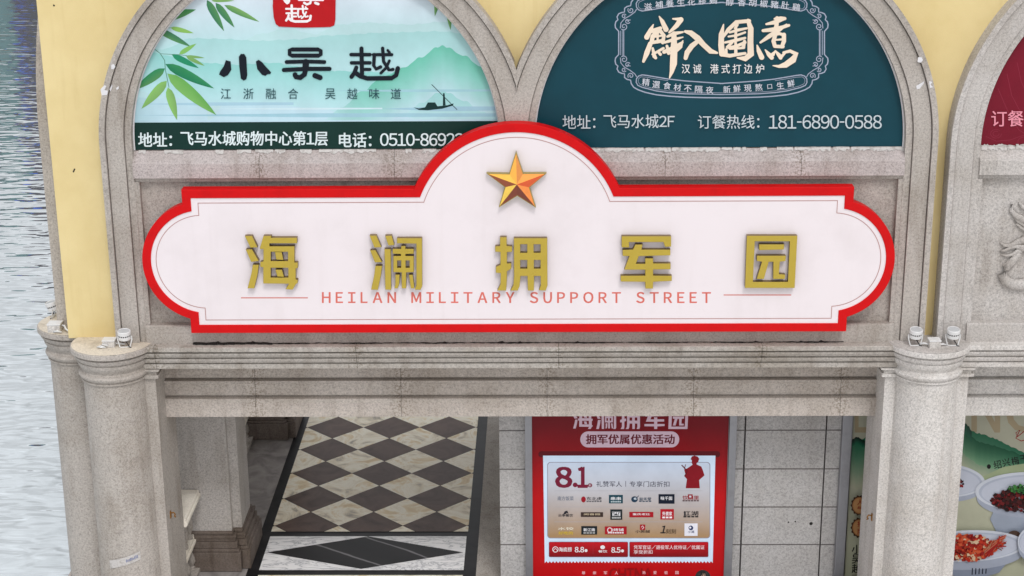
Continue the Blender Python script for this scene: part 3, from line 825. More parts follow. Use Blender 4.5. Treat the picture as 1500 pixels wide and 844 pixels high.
# raised characters, traced stroke by stroke: (crop origin), list of [outer, holes...]
GL = {
 '海': ((340, 320), [
  [[(130,182),(205,182),(262,300),(188,302)]], [[(140,322),(203,318),(275,440),(195,450)]],
  [[(212,478),(275,478),(262,580),(228,722),(158,722),(200,560)]],
  [[(322,182),(405,182),(400,200),(668,200),(668,258),(385,258),(385,288),(642,288),(642,455),(676,455),(676,512),(655,515),(655,630),(676,635),(676,665),(655,680),(625,735),(550,732),(585,675),(320,672),(320,505),(290,500),(290,450),(322,445),(322,318),(283,315)],
   [(398,345),(575,345),(575,440),(398,440)], [(398,510),(578,510),(578,610),(398,610)]],
  [[(440,348),(510,348),(528,430),(455,425)]], [[(445,528),(512,528),(535,604),(465,600)]]]),
 '澜': ((520, 320), [
  [[(150,178),(220,178),(272,298),(200,302)]], [[(155,330),(210,328),(280,452),(205,455)]], [[(210,490),(280,490),(265,600),(235,738),(165,735),(195,600)]],
  [[(310,182),(378,178),(405,275),(345,280)]], [[(303,318),(368,318),(372,738),(312,735)]],
  [[(432,205),(690,205),(692,700),(675,738),(615,735),(632,690),(632,262),(432,258)]],
  [[(475,285),(520,285),(520,315),(605,315),(605,365),(520,368),(520,388),(605,388),(605,555),(527,558),(527,722),(482,722),(480,558),(395,555),(395,388),(472,388),(472,368),(388,365),(388,315),(475,315)],
   [(435,435),(475,435),(475,510),(435,510)], [(522,435),(562,435),(562,510),(522,510)]],
  [[(415,580),(460,580),(455,680),(440,722),(405,722),(415,680)]], [[(555,582),(595,582),(612,722),(575,722)]]]),
 '拥': ((700, 320), [
  [[(228,195),(297,195),(297,285),(352,290),(352,345),(300,350),(300,465),(345,462),(345,520),(300,545),(297,690),(290,745),(200,745),(232,680),(235,565),(185,562),(185,500),(232,480),(232,348),(178,345),(178,290),(228,285)]],
  [[(370,205),(715,205),(718,690),(700,745),(628,742),(648,690),(645,595),(580,595),(578,745),(515,745),(510,595),(440,595),(430,700),(410,745),(335,745),(365,690),(372,590)],
   [(437,268),(508,268),(508,355),(437,355)], [(575,268),(645,268),(645,355),(575,355)], [(437,430),(508,430),(508,518),(437,518)], [(578,430),(645,430),(645,518),(578,518)]]]),
 '军': ((890, 320), [
  [[(145,185),(655,185),(655,292),(592,295),(575,245),(222,245),(222,300),(145,300)]],
  [[(285,270),(362,270),(350,322),(648,322),(648,382),(322,390),(292,468),(388,468),(388,412),(470,412),(470,465),(650,465),(650,525),(470,528),(470,590),(662,592),(662,645),(470,655),(468,725),(390,725),(388,655),(135,652),(135,592),(388,590),(388,530),(172,530),(225,390),(155,388),(155,325),(262,322)]]]),
 '园': ((1070, 320), [
  [[(170,180),(690,180),(662,718),(150,718)], [(252,238),(612,238),(592,655),(232,655)]],
  [[(295,268),(555,268),(550,322),(295,328)]],
  [[(272,385),(572,385),(568,440),(510,448),(500,575),(565,580),(560,625),(440,625),(442,448),(395,448),(345,625),(270,625),(325,448),(272,440)]]]),
}
YC = YF+0.012-0.075
for ch, (o0, shapes) in GL.items():
    loops = [[[P(o0[0]+a/7.033, o0[1]+b_/7.033, YC) for a, b_ in lp] for lp in sh] for sh in shapes]
    me = shape_mesh(loops, YC, 0.070, M_gold, bevel=0.004)
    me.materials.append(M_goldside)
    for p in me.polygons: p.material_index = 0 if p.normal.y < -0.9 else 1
    link('raised_character', me, sign)
# five-pointed star with printed gold facets
so = [(472, 105), (562, 375), (850, 372), (640, 548), (718, 798), (487, 650), (258, 795), (335, 545), (105, 372), (388, 380)]
sp_ = [P(700+a/8.442, 210+b_/8.442, YC) for a, b_ in so]; sc = P(700+482/8.442, 210+500/8.442, YC)
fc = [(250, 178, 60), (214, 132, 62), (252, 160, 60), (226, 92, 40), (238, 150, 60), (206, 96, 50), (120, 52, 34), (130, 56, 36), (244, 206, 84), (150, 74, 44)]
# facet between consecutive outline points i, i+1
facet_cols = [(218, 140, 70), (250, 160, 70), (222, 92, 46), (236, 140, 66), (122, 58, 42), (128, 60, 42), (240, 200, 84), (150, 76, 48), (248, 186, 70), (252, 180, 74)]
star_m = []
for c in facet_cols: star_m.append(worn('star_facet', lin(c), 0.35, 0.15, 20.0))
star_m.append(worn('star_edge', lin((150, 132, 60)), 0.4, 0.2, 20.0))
mb = MB(); n = 10
for i in range(n):
    a, b_ = sp_[i], sp_[(i+1) % n]
    ins = lambda p: (sc[0]+(p[0]-sc[0])*0.94, sc[1]+(p[1]-sc[1])*0.94)
    ia, ib = ins(a), ins(b_)
    mb.add([(sc[0], YC-0.035, sc[1]), (ia[0], YC, ia[1]), (ib[0], YC, ib[1])], [(0, 1, 2)], i)
    mb.add([(ia[0], YC, ia[1]), (a[0], YC, a[1]), (b_[0], YC, b_[1]), (ib[0], YC, ib[1])], [(0, 1, 2, 3)], 10)
    mb.add([(a[0], YC, a[1]), (b_[0], YC, b_[1]), (b_[0], YC+0.070, b_[1]), (a[0], YC+0.070, a[1])], [(0, 1, 2, 3)], 10)
mb.build('star', star_m, sign)
pm = PM(YF+0.012)
pm.text('HEILAN MILITARY SUPPORT STREET', 472, 428.0, 1041, 444.0, (214, 112, 100), 0.034, 0.30)
pm.cut(); pm.rect(353, 435.6, 451, 437.2, (205, 120, 110)); pm.cut(); pm.rect(1060, 431.4, 1159, 433.0, (205, 120, 110))
pm.build('printed_lettering', M_print, sign)

# ================================================================== ARCHED BANNERS
YBN = 0.13
def sheet_mesh(pm, c, colfn, nx=90, nz=40, zb=5.985):
    """half-round sheet built as columns; colfn(u_frac, z) -> colour"""
    y = pm.L(); r = RI-0.012
    pts, cols, fs = [], [], []
    for i in range(nx+1):
        x = c-r*math.cos(math.pi*i/nx); zt = ZS+math.sqrt(max(0, r*r-(x-c)**2))
        for j in range(nz+1):
            z = zb+(zt-zb)*j/nz; pts.append((x, z)); cols.append(colfn((x-c)/r, z))
    for i in range(nx):
        for j in range(nz):
            a = i*(nz+1)+j; fs.append((a, a+nz+1, a+nz+2, a+1))
    pm.raw(pts, fs, cols, y)
def lerp(a, b_, t): t = max(0, min(1, t)); return tuple(a[k]+(b_[k]-a[k])*t for k in range(3))
def hills(pm, c, ridge, ctop, cbot, zb, depth, n=140):
    """a hill silhouette fading downward, cut by the arch; ridge: (u, v) points"""
    rp = [pm.q(u, v) for u, v in ridge]; y = pm.L(); r = RI-0.012
    xs = [max(c-r, rp[0][0])+(min(c+r, rp[-1][0])-max(c-r, rp[0][0]))*i/n for i in range(n+1)]
    pts, cols, fs = [], [], []
    for i, x in enumerate(xs):
        z = rp[-1][1]
        for (xa, za), (xb, zb_) in zip(rp[:-1], rp[1:]):
            if xa <= x <= xb:
                t = (x-xa)/(xb-xa); t = t*t*(3-2*t); z = za+(zb_-za)*t
        z += 0.005*math.sin(x*37)+0.003*math.sin(x*71+1)
        arch = ZS+math.sqrt(max(0, r*r-(x-c)**2))
        zt = min(z, arch); zl = min(zt, max(zb, z-depth))
        for k in range(9):
            zz = zt+(zl-zt)*k/8; pts.append((x, zz)); cols.append(lerp(lerp(cbot, ctop, (zt-zb)/0.42), cbot, (z-zz)/depth))
    for i in range(n):
        for k in range(8):
            a = i*9+k; fs.append((a, a+9, a+10, a+1))
    pm.raw(pts, fs, cols, y)

CA, CB, CC, CD = ARCS
bl = thing('arched_banner', 'pale green arched banner with bamboo leaves and a small boat', 'banner', (CA, YBN, 5.985), 'arched banners in the upper arches')
pm = PM(YBN, k=0.95)
V0, V1 = P(450, 0, YBN)[1], P(450, 178, YBN)[1]
def col_left(f, z):
    t = (V0-z)/(V0-V1)
    a = lerp((212, 226, 236), (176, 220, 222), t/0.5) if t < 0.5 else lerp((176, 220, 222), (192, 222, 234), (t-0.5)/0.4)
    return lerp(a, (170, 206, 216), max(0, abs(f)-0.80)/0.25)
sheet_mesh(pm, CA, col_left)
HZ = P(450, 176, YBN)[1]
hills(pm, CA, [(300, 110), (340, 70), (380, 50), (420, 42), (460, 50), (500, 36), (530, 33), (600, 36), (650, 32), (700, 40), (735, 30)], (186, 220, 222), (192, 222, 228), HZ, 0.5)
hills(pm, CA, [(190, 70), (240, 72), (280, 56), (320, 57), (380, 60), (430, 58), (480, 52), (560, 48), (640, 46), (735, 56)], (168, 214, 214), (188, 222, 228), HZ, 0.55)
hills(pm, CA, [(185, 72), (215, 76), (260, 84), (300, 92), (340, 95), (400, 92), (440, 98), (500, 104), (560, 106), (620, 116), (680, 124), (740, 128)], (146, 208, 204), (186, 224, 230), HZ, 0.45)
hills(pm, CA, [(470, 178), (500, 158), (530, 134), (560, 114), (590, 100), (615, 85), (640, 70), (648, 66), (655, 70), (680, 82), (705, 98), (735, 110)], (108, 192, 170), (188, 222, 230), HZ, 0.5)
for u0, u1, v0, v1, c in ((192, 430, 150, 155, (168, 206, 222)), (192, 726, 166, 172, (160, 202, 216)), (480, 724, 131, 135, (160, 204, 214)), (300, 560, 158, 161, (206, 230, 238)), (560, 726, 156, 163, (160, 200, 216))):
    pm.poly([(u0, (v0+v1)/2), ((u0+u1)/2, v1), (u1, v1-1), (u1, v0), ((u0+u1)/2, v0)], c)
# bamboo
def leaf(p0, p1, wd, c, c2=None):
    (a, b_), (c_, d) = p0, p1; L = math.hypot(c_-a, d-b_); tx, ty = (c_-a)/L, (d-b_)/L; nx, ny = -ty, tx
    up, dn = [], []
    for i in range(9):
        t = i/8; w_ = wd/2*math.sin(math.pi*min(1, t*1.35)**0.75)*(1 if t < 0.74 else 1) if t < 0.35 else wd/2*math.cos((t-0.35)/0.65*math.pi/2)**0.9
        up.append((a+tx*L*t+nx*w_, b_+ty*L*t+ny*w_)); dn.append((a+tx*L*t-nx*w_, b_+ty*L*t-ny*w_))
    n = len(up)
    pts = up+dn
    pm.raw([pm.q(*p) for p in pts], [(i, i+1, n+i+1, n+i) for i in range(n-1)], [c]*n+[c2 or c]*n)
G1, G2, G3 = (58, 122, 88), (124, 170, 98), (84, 142, 86)
lf = lambda a, b_, c, d, w_, g1, g2=None: leaf((190+a/4.687, b_/4.687), (190+c/4.687, d/4.687), w_/4.687, g1, g2)
T = lambda pts, w_=0.9: pm.stroke([(190+a/4.687, b_/4.687) for a, b_ in pts], (60, 120, 86), w_)
T([(115, 295), (210, 368), (240, 415), (245, 480), (270, 600)]); T([(215, 370), (340, 376), (430, 388)], 0.7); T([(150, 195), (280, 192)], 0.7); T([(190, 135), (260, 60), (300, 0)], 0.9)
lf(270, 55, 400, -10, 48, G2, G3); lf(215, 130, 455, 66, 62, G3, (60, 140, 74)); lf(222, 175, 310, 130, 40, (140, 190, 90)); lf(180, 195, 422, 322, 46, G3, G1); lf(280, 190, 440, 228, 32, (140, 190, 96))
lf(340, 372, 458, 300, 32, (130, 186, 96)); lf(290, 376, 475, 468, 42, (36, 140, 100)); lf(385, 385, 515, 398, 18, G2); lf(390, 390, 515, 452, 26, G2)
lf(242, 470, 28, 620, 62, (44, 138, 90), G3); lf(245, 440, 580, 608, 66, (30, 122, 84), (52, 140, 88)); lf(258, 505, 595, 790, 84, (126, 184, 100), (104, 170, 84)); lf(255, 555, 80, 748, 62, (136, 190, 104), G2); lf(262, 600, 325, 825, 58, (140, 194, 106), G2)
lf(60, 620, 95, 350, 26, G2); lf(530, 0, 648, 215, 50, G1, G3); lf(590, 20, 720, 190, 46, G1, G3); lf(560, 5, 720, 5, 20, G2); lf(650, 35, 890, 150, 40, G3, G2)
for a, b_, c, d, w_ in ((642, -8, 637, 24, 7), (656, 4, 660, 44, 8), (636, -20, 652, 4, 6)): leaf((a, b_), (c, d), w_, G2, G3)
# dark strip at the foot
zt = P(450, 178.5, YBN)[1]
def strip(pm, c, z0, z1, col):
    r = RI-0.012
    pm.raw([(c-r, z0), (c+r, z0), (c+r, z1), (c-r, z1)], [(0, 1, 2, 3)], col)
strip(pm, CA, 5.986, zt, (10, 50, 44))
# boat
bt = lambda pts: [(400+a/3.75, b_/3.75) for a, b_ in pts]
D = (12, 50, 50)
pm.poly(bt([(772, 590), (800, 596), (835, 590), (850, 563), (890, 563), (903, 584), (960, 578), (992, 568), (988, 580), (930, 597), (850, 606), (800, 604)][::-1]), D)
pm.poly(bt([(934, 512), (942, 512), (948, 578), (933, 580)][::-1]), D); pm.stroke(bt([(872, 465), (1010, 602)]), D, 0.9)
pm.build('banner_sheet', M_print, bl)
# seal and lettering
def wuyue(pm, fx, fy, col):
    """the three brush-written characters; fx, fy map crop coordinates to the photograph"""
    S_ = lambda pts: [(fx(a), fy(b_)) for a, b_ in pts]
    k = abs(fx(1)-fx(0))
    pm.poly(S_([(105,190),(140,200),(145,260),(120,300),(90,315),(55,295),(65,270),(90,235)][::-1]), col)
    pm.poly(S_([(200,165),(215,145),(240,145),(255,170),(262,300),(255,330),(235,340),(215,325),(205,250)][::-1]), col)
    pm.poly(S_([(325,200),(345,188),(370,205),(395,235),(437,280),(430,292),(410,293),(395,305),(370,298),(335,255)][::-1]), col)
    st = lambda pts, w_: pm.stroke(S_(pts), col, w_*k*1.18)
    pm.stroke(S_([(572,118),(590,112),(780,112),(800,122),(800,148),(785,157),(590,157),(572,148)]), col, 30*k, closed=True)
    st([(550,204),(690,200),(826,204)], 24); st([(530,262),(690,254),(864,254)], 26); st([(690,205),(690,250)], 40)
    st([(688,262),(680,295),(650,318),(618,312),(612,298)], 32); st([(757,303),(795,318)], 32)
    st([(1022,150),(1160,150)], 22); st([(1098,105),(1102,290)], 26); st([(1025,210),(1160,210)], 22); st([(1110,258),(1160,258)], 20)
    st([(1060,245),(1045,285),(1025,312)], 26); st([(1050,280),(1090,308),(1140,324),(1320,322),(1352,300),(1364,250)], 28)
    st([(1185,150),(1320,150)], 20); st([(1192,150),(1188,230),(1205,255),(1238,240)], 22); st([(1253,103),(1260,200),(1300,262),(1328,258)], 21); st([(1302,195),(1280,245),(1240,284)], 18); st([(1290,118),(1304,134)], 16)
pm = PM(YBN, k=0.95, off=0.008)
pm.y = YBN; 
pm.poly([(399, -20), (400, 5), (399.5, 8), (401, 25), (404, 35), (409, 39), (430, 40), (445, 40.5), (468, 40), (484, 39.5), (490, 37), (491.5, 28), (492, -20)][::-1], (188, 14, 24))
sx = lambda a: 380+ (a)/10.714; sy = lambda b_: b_/10.714
wuyue(pm, lambda a: 419+(a-1015)*0.108, lambda b_: 8+(b_-100)*0.108, (244, 240, 242)) if False else None
def yue(fx, fy, col):
    k = abs(fx(1)-fx(0)); st = lambda pts, w_: pm.stroke([(fx(a), fy(b_)) for a, b_ in pts], col, w_*k)
    st([(420,138),(580,138)], 30); st([(508,85),(512,300)], 38); st([(425,208),(580,205)], 30); st([(520,258),(580,258)], 28)
    st([(460,240),(450,280),(422,320)], 36); st([(455,280),(500,318),(560,336),(750,334),(795,310),(805,250)], 40)
    st([(595,140),(755,138)], 28); st([(610,140),(605,235),(620,270),(655,255)], 30); st([(680,90),(688,200),(730,265),(760,255)], 30); st([(735,190),(710,245),(665,285)], 26); st([(725,108),(740,128)], 24)
yue(sx, sy, (246, 242, 244))
pm.poly([(sx(a), sy(b_)) for a, b_ in [(380, -40), (375, 5), (400, 40), (435, 70), (465, 55), (485, 20), (480, -40)]], (246, 242, 244))
pm.stroke([(sx(620), sy(0)), (sx(1000), sy(2))], (246, 242, 244), 2.6); pm.stroke([(sx(810), sy(0)), (sx(800), sy(50)), (sx(745), sy(68)), (sx(705), sy(45))], (246, 242, 244), 3.6); pm.stroke([(sx(880), sy(45)), (sx(925), sy(62))], (246, 242, 244), 3.8)
pm.build('seal_emblem', M_print, bl)
pm = PM(YBN, k=0.95, off=0.008)
wuyue(pm, lambda a: 310+a/5, lambda b_: 50+b_/5, (14, 22, 34))
pm.cut()
for ch, u in zip('江浙融合吴越味道', (331, 364, 397, 429.5, 484, 516, 548.5, 580)): pm.text(ch, u-7.5, 129.5, u+7.5, 145, (34, 74, 84), 0.0)
pm.cut()
pm.text('地址：', 203, 194, 252, 214.5, (222, 236, 238), 0.022); pm.text('飞马水城购物中心第1层', 265, 192, 480, 213, (222, 236, 238), 0.022)
pm.cut(); pm.text('电话：', 497, 194.5, 544, 215.5, (222, 236, 238), 0.022); pm.text('0510-86922', 557, 195, 679, 213.5, (222, 236, 238), 0.018)
pm.build('lettering', M_print, bl)

bt_ = thing('arched_banner', 'dark teal arched banner with cream brush lettering in an ornate oval border', 'banner', (CB, YBN, 5.985), 'arched banners in the upper arches')
pm = PM(YBN, k=0.95)
sheet_mesh(pm, CB, lambda f, z: (9, 64, 77), 60, 4)
# ornate border, mirrored about the photographed centre
UC, VC = 1057.0, 63.0
half = [(250,740),(400,785),(640,800),(957,803)]
edge = [(92,355),(92,450),(65,480),(62,505),(68,530),(85,545),(78,570),(92,595),(115,605),(140,610),(140,640),(160,655),(190,662),(195,690),(215,720),(250,740),(310,762),(400,782),(520,795),(640,802),(800,806),(945,807)]
def quad(pts, col, wd, dx=0.0):
    for sx_ in (1, -1):
        for sy_ in (1, -1):
            q_ = []
            for a, b_ in pts:
                u, v = 890+a/5.63, b_/5.63
                q_.append((UC+sx_*(u-UC), VC+sy_*(v-VC)))
            pm.stroke(q_, col, wd, cap=False)
LC = (164, 172, 192)
quad(edge, LC, 1.7)
ei = [(a+14 if a < 250 else a, b_-14 if b_ > 560 else b_) for a, b_ in edge]
quad([(108, 355), (108, 455)], LC, 0.9); quad([(133, 355), (133, 462)], LC, 1.3); quad([(122, 355), (122, 462)], LC, 0.7)
quad([(957, 780), (640, 774), (500, 764), (400, 750), (290, 722), (250, 705), (236, 680), (238, 650), (255, 628), (285, 618), (320, 622), (500, 652), (640, 668), (957, 690)], LC, 1.5)
quad([(957, 766), (640, 760), (500, 750), (400, 736), (300, 710), (262, 692), (252, 672), (256, 650), (275, 634), (320, 637), (500, 666)], LC, 0.6)
def spiral(a, b_, r, t0, turns, wd=1.2):
    pts = []
    for i in range(22):
        t = i/21; rr = r*(1-0.8*t); an = t0+turns*2*math.pi*t
        pts.append((a+rr*math.cos(an), b_+rr*math.sin(an)))
    quad(pts, LC, wd)
spiral(135, 490, 30, -2.4, 1.3); spiral(165, 535, 22, -0.5, -1.2); spiral(135, 575, 20, 0.5, 1.2); spiral(192, 625, 26, 2.5, 1.3)
quad([(105, 475), (110, 520), (140, 555), (185, 580), (225, 610), (240, 635)], LC, 1.2); quad([(150, 540), (190, 545)], LC, 1.0)
pm.build('banner_sheet', M_print, bt_)
pm = PM(YBN, k=0.95, off=0.012)
CR = (240, 222, 200)
ks = lambda pts: pm.stroke([(930+p[0]/5.769, 10+p[1]/5.769, p[2]*1.3/5.769) for p in pts], CR)
for st in ([(155,150,8),(135,190,26),(100,255,34)], [(140,205,26),(215,180,24)], [(205,185,26),(150,250,30),(140,300,26)], [(150,300,22),(235,285,24)], [(215,205,26),(245,240,24),(235,300,24)], [(150,255,14),(240,240,14)], [(195,205,14),(190,300,14)],
           [(130,310,30),(100,390,34),(72,460,18)], [(150,350,16),(165,420,26),(175,430,20)], [(190,375,14),(215,400,20)], [(150,400,16),(240,350,18)],
           [(205,80,8),(230,120,26),(262,190,34)], [(388,108,34),(350,160,30),(290,215,14)], [(320,100,10),(385,105,26)], [(275,250,16),(330,225,26),(405,212,12)], [(250,300,16),(330,275,24),(405,255,8)], [(245,380,24),(330,345,30),(400,300,16)], [(405,285,8),(385,335,26),(340,380,20)],
           [(330,225,30),(330,350,44),(325,480,46),(310,550,26),(292,600,8)], [(270,330,18),(285,390,24)],
           [(425,207,18),(470,218,34),(530,265,40),(580,320,34),(640,375,34),(694,388,14)], [(535,285,26),(480,330,34),(440,385,34),(428,432,26)],
           [(748,148,8),(730,230,34),(728,320,38),(735,395,38)], [(740,260,16),(790,190,26),(855,128,26),(965,118,24)], [(955,115,24),(978,180,36),(975,300,38),(978,400,44),(930,438,36),(865,430,10)],
           [(865,150,18),(845,180,16)], [(800,215,14),(870,195,20),(945,180,14)], [(855,160,14),(850,260,20)], [(790,250,12),(860,240,16),(930,215,14)], [(760,300,14),(840,285,22),(930,262,16)], [(820,300,18),(780,340,20)], [(790,345,16),(860,330,20),(930,300,20)], [(925,290,20),(915,340,24)], [(850,290,16),(852,395,22)], [(800,355,12),(920,345,16)], [(745,400,30),(800,412,24),(930,392,18)], [(770,360,18),(770,400,20)],
           [(1180,100,14),(1230,95,24),(1265,98,22)], [(1110,145,14),(1180,130,28),(1262,100,18)], [(1200,95,26),(1195,160,28),(1180,210,26)], [(1082,200,20),(1180,190,30),(1300,155,18)], [(1280,150,14),(1220,190,28),(1130,250,28),(1060,300,14)],
           [(1185,235,26),(1170,290,28),(1180,325,26)], [(1175,235,16),(1220,225,20),(1262,238,20)], [(1258,235,28),(1258,290,28),(1240,335,24)], [(1175,280,12),(1255,272,14)], [(1180,332,22),(1250,335,22)],
           [(1032,325,10),(1045,370,28),(1070,425,34)], [(1100,362,8),(1130,400,28),(1155,428,28)], [(1165,400,26),(1185,372,8)], [(1185,370,10),(1215,405,26),(1230,430,24)], [(1235,420,22),(1270,385,14)], [(1255,385,16),(1310,372,22),(1360,395,34),(1335,445,44),(1270,490,38),(1215,502,20),(1165,495,6)]): ks(st)
IV = (206, 210, 220)
pm.cut()
for ch, (a, b_) in zip('滋補養生花膠鷄', ((333,55),(425,38),(512,28),(603,20),(690,12),(780,5),(870,0))): u, v = 890+a/5.63, b_/5.63; pm.text(ch, u-5.6, v-5.4, u+5.6, v+5.4, IV, 0.012, rot=-6+a/200)
pm.cut()
for ch, (a, b_) in zip('醇香胡椒豬肚鷄', ((50,15),(148,18),(238,20),(330,28),(418,35),(505,42),(597,58))): u, v = 1060+a/5.63, b_/5.63; pm.text(ch, u-5.6, v-5.4, u+5.6, v+5.4, IV, 0.012, rot=2+a/110)
pm.cut()
for ch, (a, b_) in zip('精選食材不隔夜', ((315,675),(400,695),(490,705),(575,718),(660,728),(750,735),(840,740))): u, v = 890+a/5.63, b_/5.63; pm.text(ch, u-5.4, v-5.2, u+5.4, v+5.2, IV, 0.012, rot=7-a/160)
pm.cut()
for ch, (a, b_) in zip('新鮮現熬口生鮮', ((25,735),(108,728),(197,725),(288,718),(378,712),(465,703),(553,685))): u, v = 1060+a/5.63, b_/5.63; h_ = 3.4 if ch == '口' else 5.2; pm.text(ch, u-5.2*h_/5.2, v-h_, u+5.2*h_/5.2, v+h_, IV, 0.012, rot=-3-a/110)
pm.cut()
for ch, a in zip('汉诚港式打边炉', (430, 525, 670, 765, 860, 955, 1055)): u = 930+a/5.769; pm.text(ch, u-6, 93.5, u+6, 107, (226, 226, 226), 0.012)
pm.cut()
TX = (198, 208, 214)
pm.text('地址：', 824, 168, 872, 188, TX, 0.004); pm.text('飞马水城2F', 884, 167, 988, 187, TX, 0.004); pm.cut(); pm.text('订餐热线：', 1022, 168, 1112, 188, TX, 0.004); pm.text('181-6890-0588', 1126, 168, 1291, 188, TX, 0.004)
pm.build('lettering', M_print, bt_)

br_ = thing('arched_banner', 'dark red arched banner at the right edge with pink lettering', 'banner', (CC, YBN, 5.985), 'arched banners in the upper arches')
pm = PM(YBN, k=0.95)
sheet_mesh(pm, CC, lambda f, z: (118, 14, 38), 60, 4)
SW = (140, 40, 62)
for pts in ([(1462, 130), (1475, 160), (1492, 190), (1515, 205)], [(1475, 108), (1482, 140), (1498, 170), (1520, 190)], [(1490, 92), (1496, 120), (1510, 150)], [(1444, 200), (1460, 207), (1480, 205), (1500, 198)]): pm.stroke(pts, SW, 0.7)
for cx, cy, r_ in ((1459, 196, 8), (1459, 196, 4.5), (1500, 208, 9)): pm.stroke([(cx+r_*math.cos(R(t)), cy+0.8*r_*math.sin(R(t))) for t in range(0, 330, 22)], SW, 0.7)
pm.build('banner_sheet', M_print, br_)
pm = PM(YBN, k=0.95, off=0.01)
pm.text('订餐', 1452, 162, 1499, 185, (236, 150, 166), 0.012); pm.text('热线：', 1502, 162, 1560, 185, (236, 150, 166), 0.012)
pm.build('lettering', M_print, br_)
# torn paper left under the banners
random.seed(5)
def torn(c, xa, xb, root, dens, hmax):
    mb = MB(); x = xa
    while x < xb:
        w_ = random.uniform(0.03, 0.16)
        if random.random() < dens:
            y0 = 0.124; n = 4; t_ = [random.uniform(0.3, 1.0)*hmax for _ in range(n+1)]; f_ = [random.uniform(0.01, 0.045) for _ in range(n+1)]
            for k in range(n):
                a, b_ = x+w_*k/n, x+w_*(k+1)/n
                mb.add([(a, y0-f_[k], 5.972-0.8*f_[k]), (b_, y0-f_[k+1], 5.972-0.8*f_[k+1]), (b_, y0, 5.976), (a, y0, 5.976)], [(0, 1, 2, 3)])
                mb.add([(a, y0, 5.976), (b_, y0, 5.976), (b_, y0-0.003, 5.982+t_[k+1]), (a, y0-0.003, 5.982+t_[k])], [(0, 1, 2, 3)])
        x += w_+(random.uniform(0.0, 0.03) if random.random() < 0.3 else 0)
    mb.build('torn_edge', M_paper, root)['kind'] = 'stuff'
    mb = MB(); r0, r1 = RI-0.016, RI-0.001
    for i in range(96):
        a0, a1 = math.pi*i/96, math.pi*(i+1)/96
        q_ = [(c+r*math.cos(a), 0.118, ZS+r*math.sin(a)) for r, a in ((r0, a0), (r1, a0), (r1, a1), (r0, a1))]
        mb.add(q_, [(0, 1, 2, 3)])
    for s_ in (-1, 1): mb.add([(c+s_*r0, 0.118, 5.98), (c+s_*r1, 0.118, 5.98), (c+s_*r1, 0.118, ZS), (c+s_*r0, 0.118, ZS)], [(0, 1, 2, 3)])
    mb.build('edge_trim', M_tape, root)
torn(CB, 0.55, 3.97, bt_, 0.93, 0.006); torn(CC, CC-2.0, CC-0.3, br_, 0.98, 0.03); torn(CA, CA-1.98, CA+1.3, bl, 0.5, 0.002)
#MARK3
# ================================================================== RED LIGHT BOX
YL = 1.115
lb = thing('light_box', 'tall red backlit poster box with a white coupon panel against the block wall', 'light box', (1.08, YW, 0.12))
def xat(u): return P(u, 720, YL)[0]
xl, xr = xat(779.5), xat(1064.5)
zt_, zb_ = 2.95, 0.12
mb = MB()
for a, b_ in ((xl-0.085, xl), (xr, xr+0.095)): mb.box(a, b_, YL-0.03, YW-0.002, zb_, zt_)
mb.box(xl, xr, YL-0.03, YW-0.002, zt_, zt_+0.08); mb.box(xl, xr, YL-0.03, YW-0.002, zb_-0.08, zb_)
mb.build('frame', [M_steel], lb, bevel=0.006)
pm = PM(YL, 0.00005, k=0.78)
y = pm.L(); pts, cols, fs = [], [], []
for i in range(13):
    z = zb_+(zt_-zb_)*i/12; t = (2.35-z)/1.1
    c = lerp((104, 8, 24), (190, 5, 14), t)  # beam's shade painted into the sheet: red darkens towards the top
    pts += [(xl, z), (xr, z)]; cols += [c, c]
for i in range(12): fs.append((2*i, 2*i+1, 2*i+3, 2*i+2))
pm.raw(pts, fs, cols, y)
Q = lambda a, b_: (740+a/3.458, 600+b_/3.458)
def glyph(ch, u0, v0, u1, v1, col):
    o0, shapes = GL[ch]
    al = [p for sh in shapes for lp in sh for p in lp]
    a0, a1 = min(p[0] for p in al), max(p[0] for p in al); b0, b1 = min(p[1] for p in al), max(p[1] for p in al)
    f = lambda p: pm.q(u0+(p[0]-a0)/(a1-a0)*(u1-u0), v0+(p[1]-b0)/(b1-b0)*(v1-v0))
    me = shape_mesh([[[f(p) for p in lp] for lp in sh] for sh in shapes], 0, 0.0001, M_print)
    yy = pm.L(); vs = [(v.co.x, v.co.z) for v in me.vertices]
    # keep only the front faces of the shape
    fs = [tuple(p.vertices) for p in me.polygons if p.normal.y < -0.5]
    pm.raw(vs, fs, col, yy); bpy.data.meshes.remove(me)
TC = (206, 180, 196)
for ch, (a, b_) in zip('海澜拥军园', ((838, 868), (872.6, 902.6), (908, 937.5), (944, 973.5), (979, 1008.5))): glyph(ch, a, 599, b_, 628.5, TC)
pm.rect(850, 632, 995, 655.5, TC, rad=11.6)
pm.text('拥军优属优惠活动', 858.5, 636.5, 988, 650.5, (96, 14, 32), 0.035)
pm.rect(788.6, 661, 1055, 670, (92, 8, 22), rad=4.4)
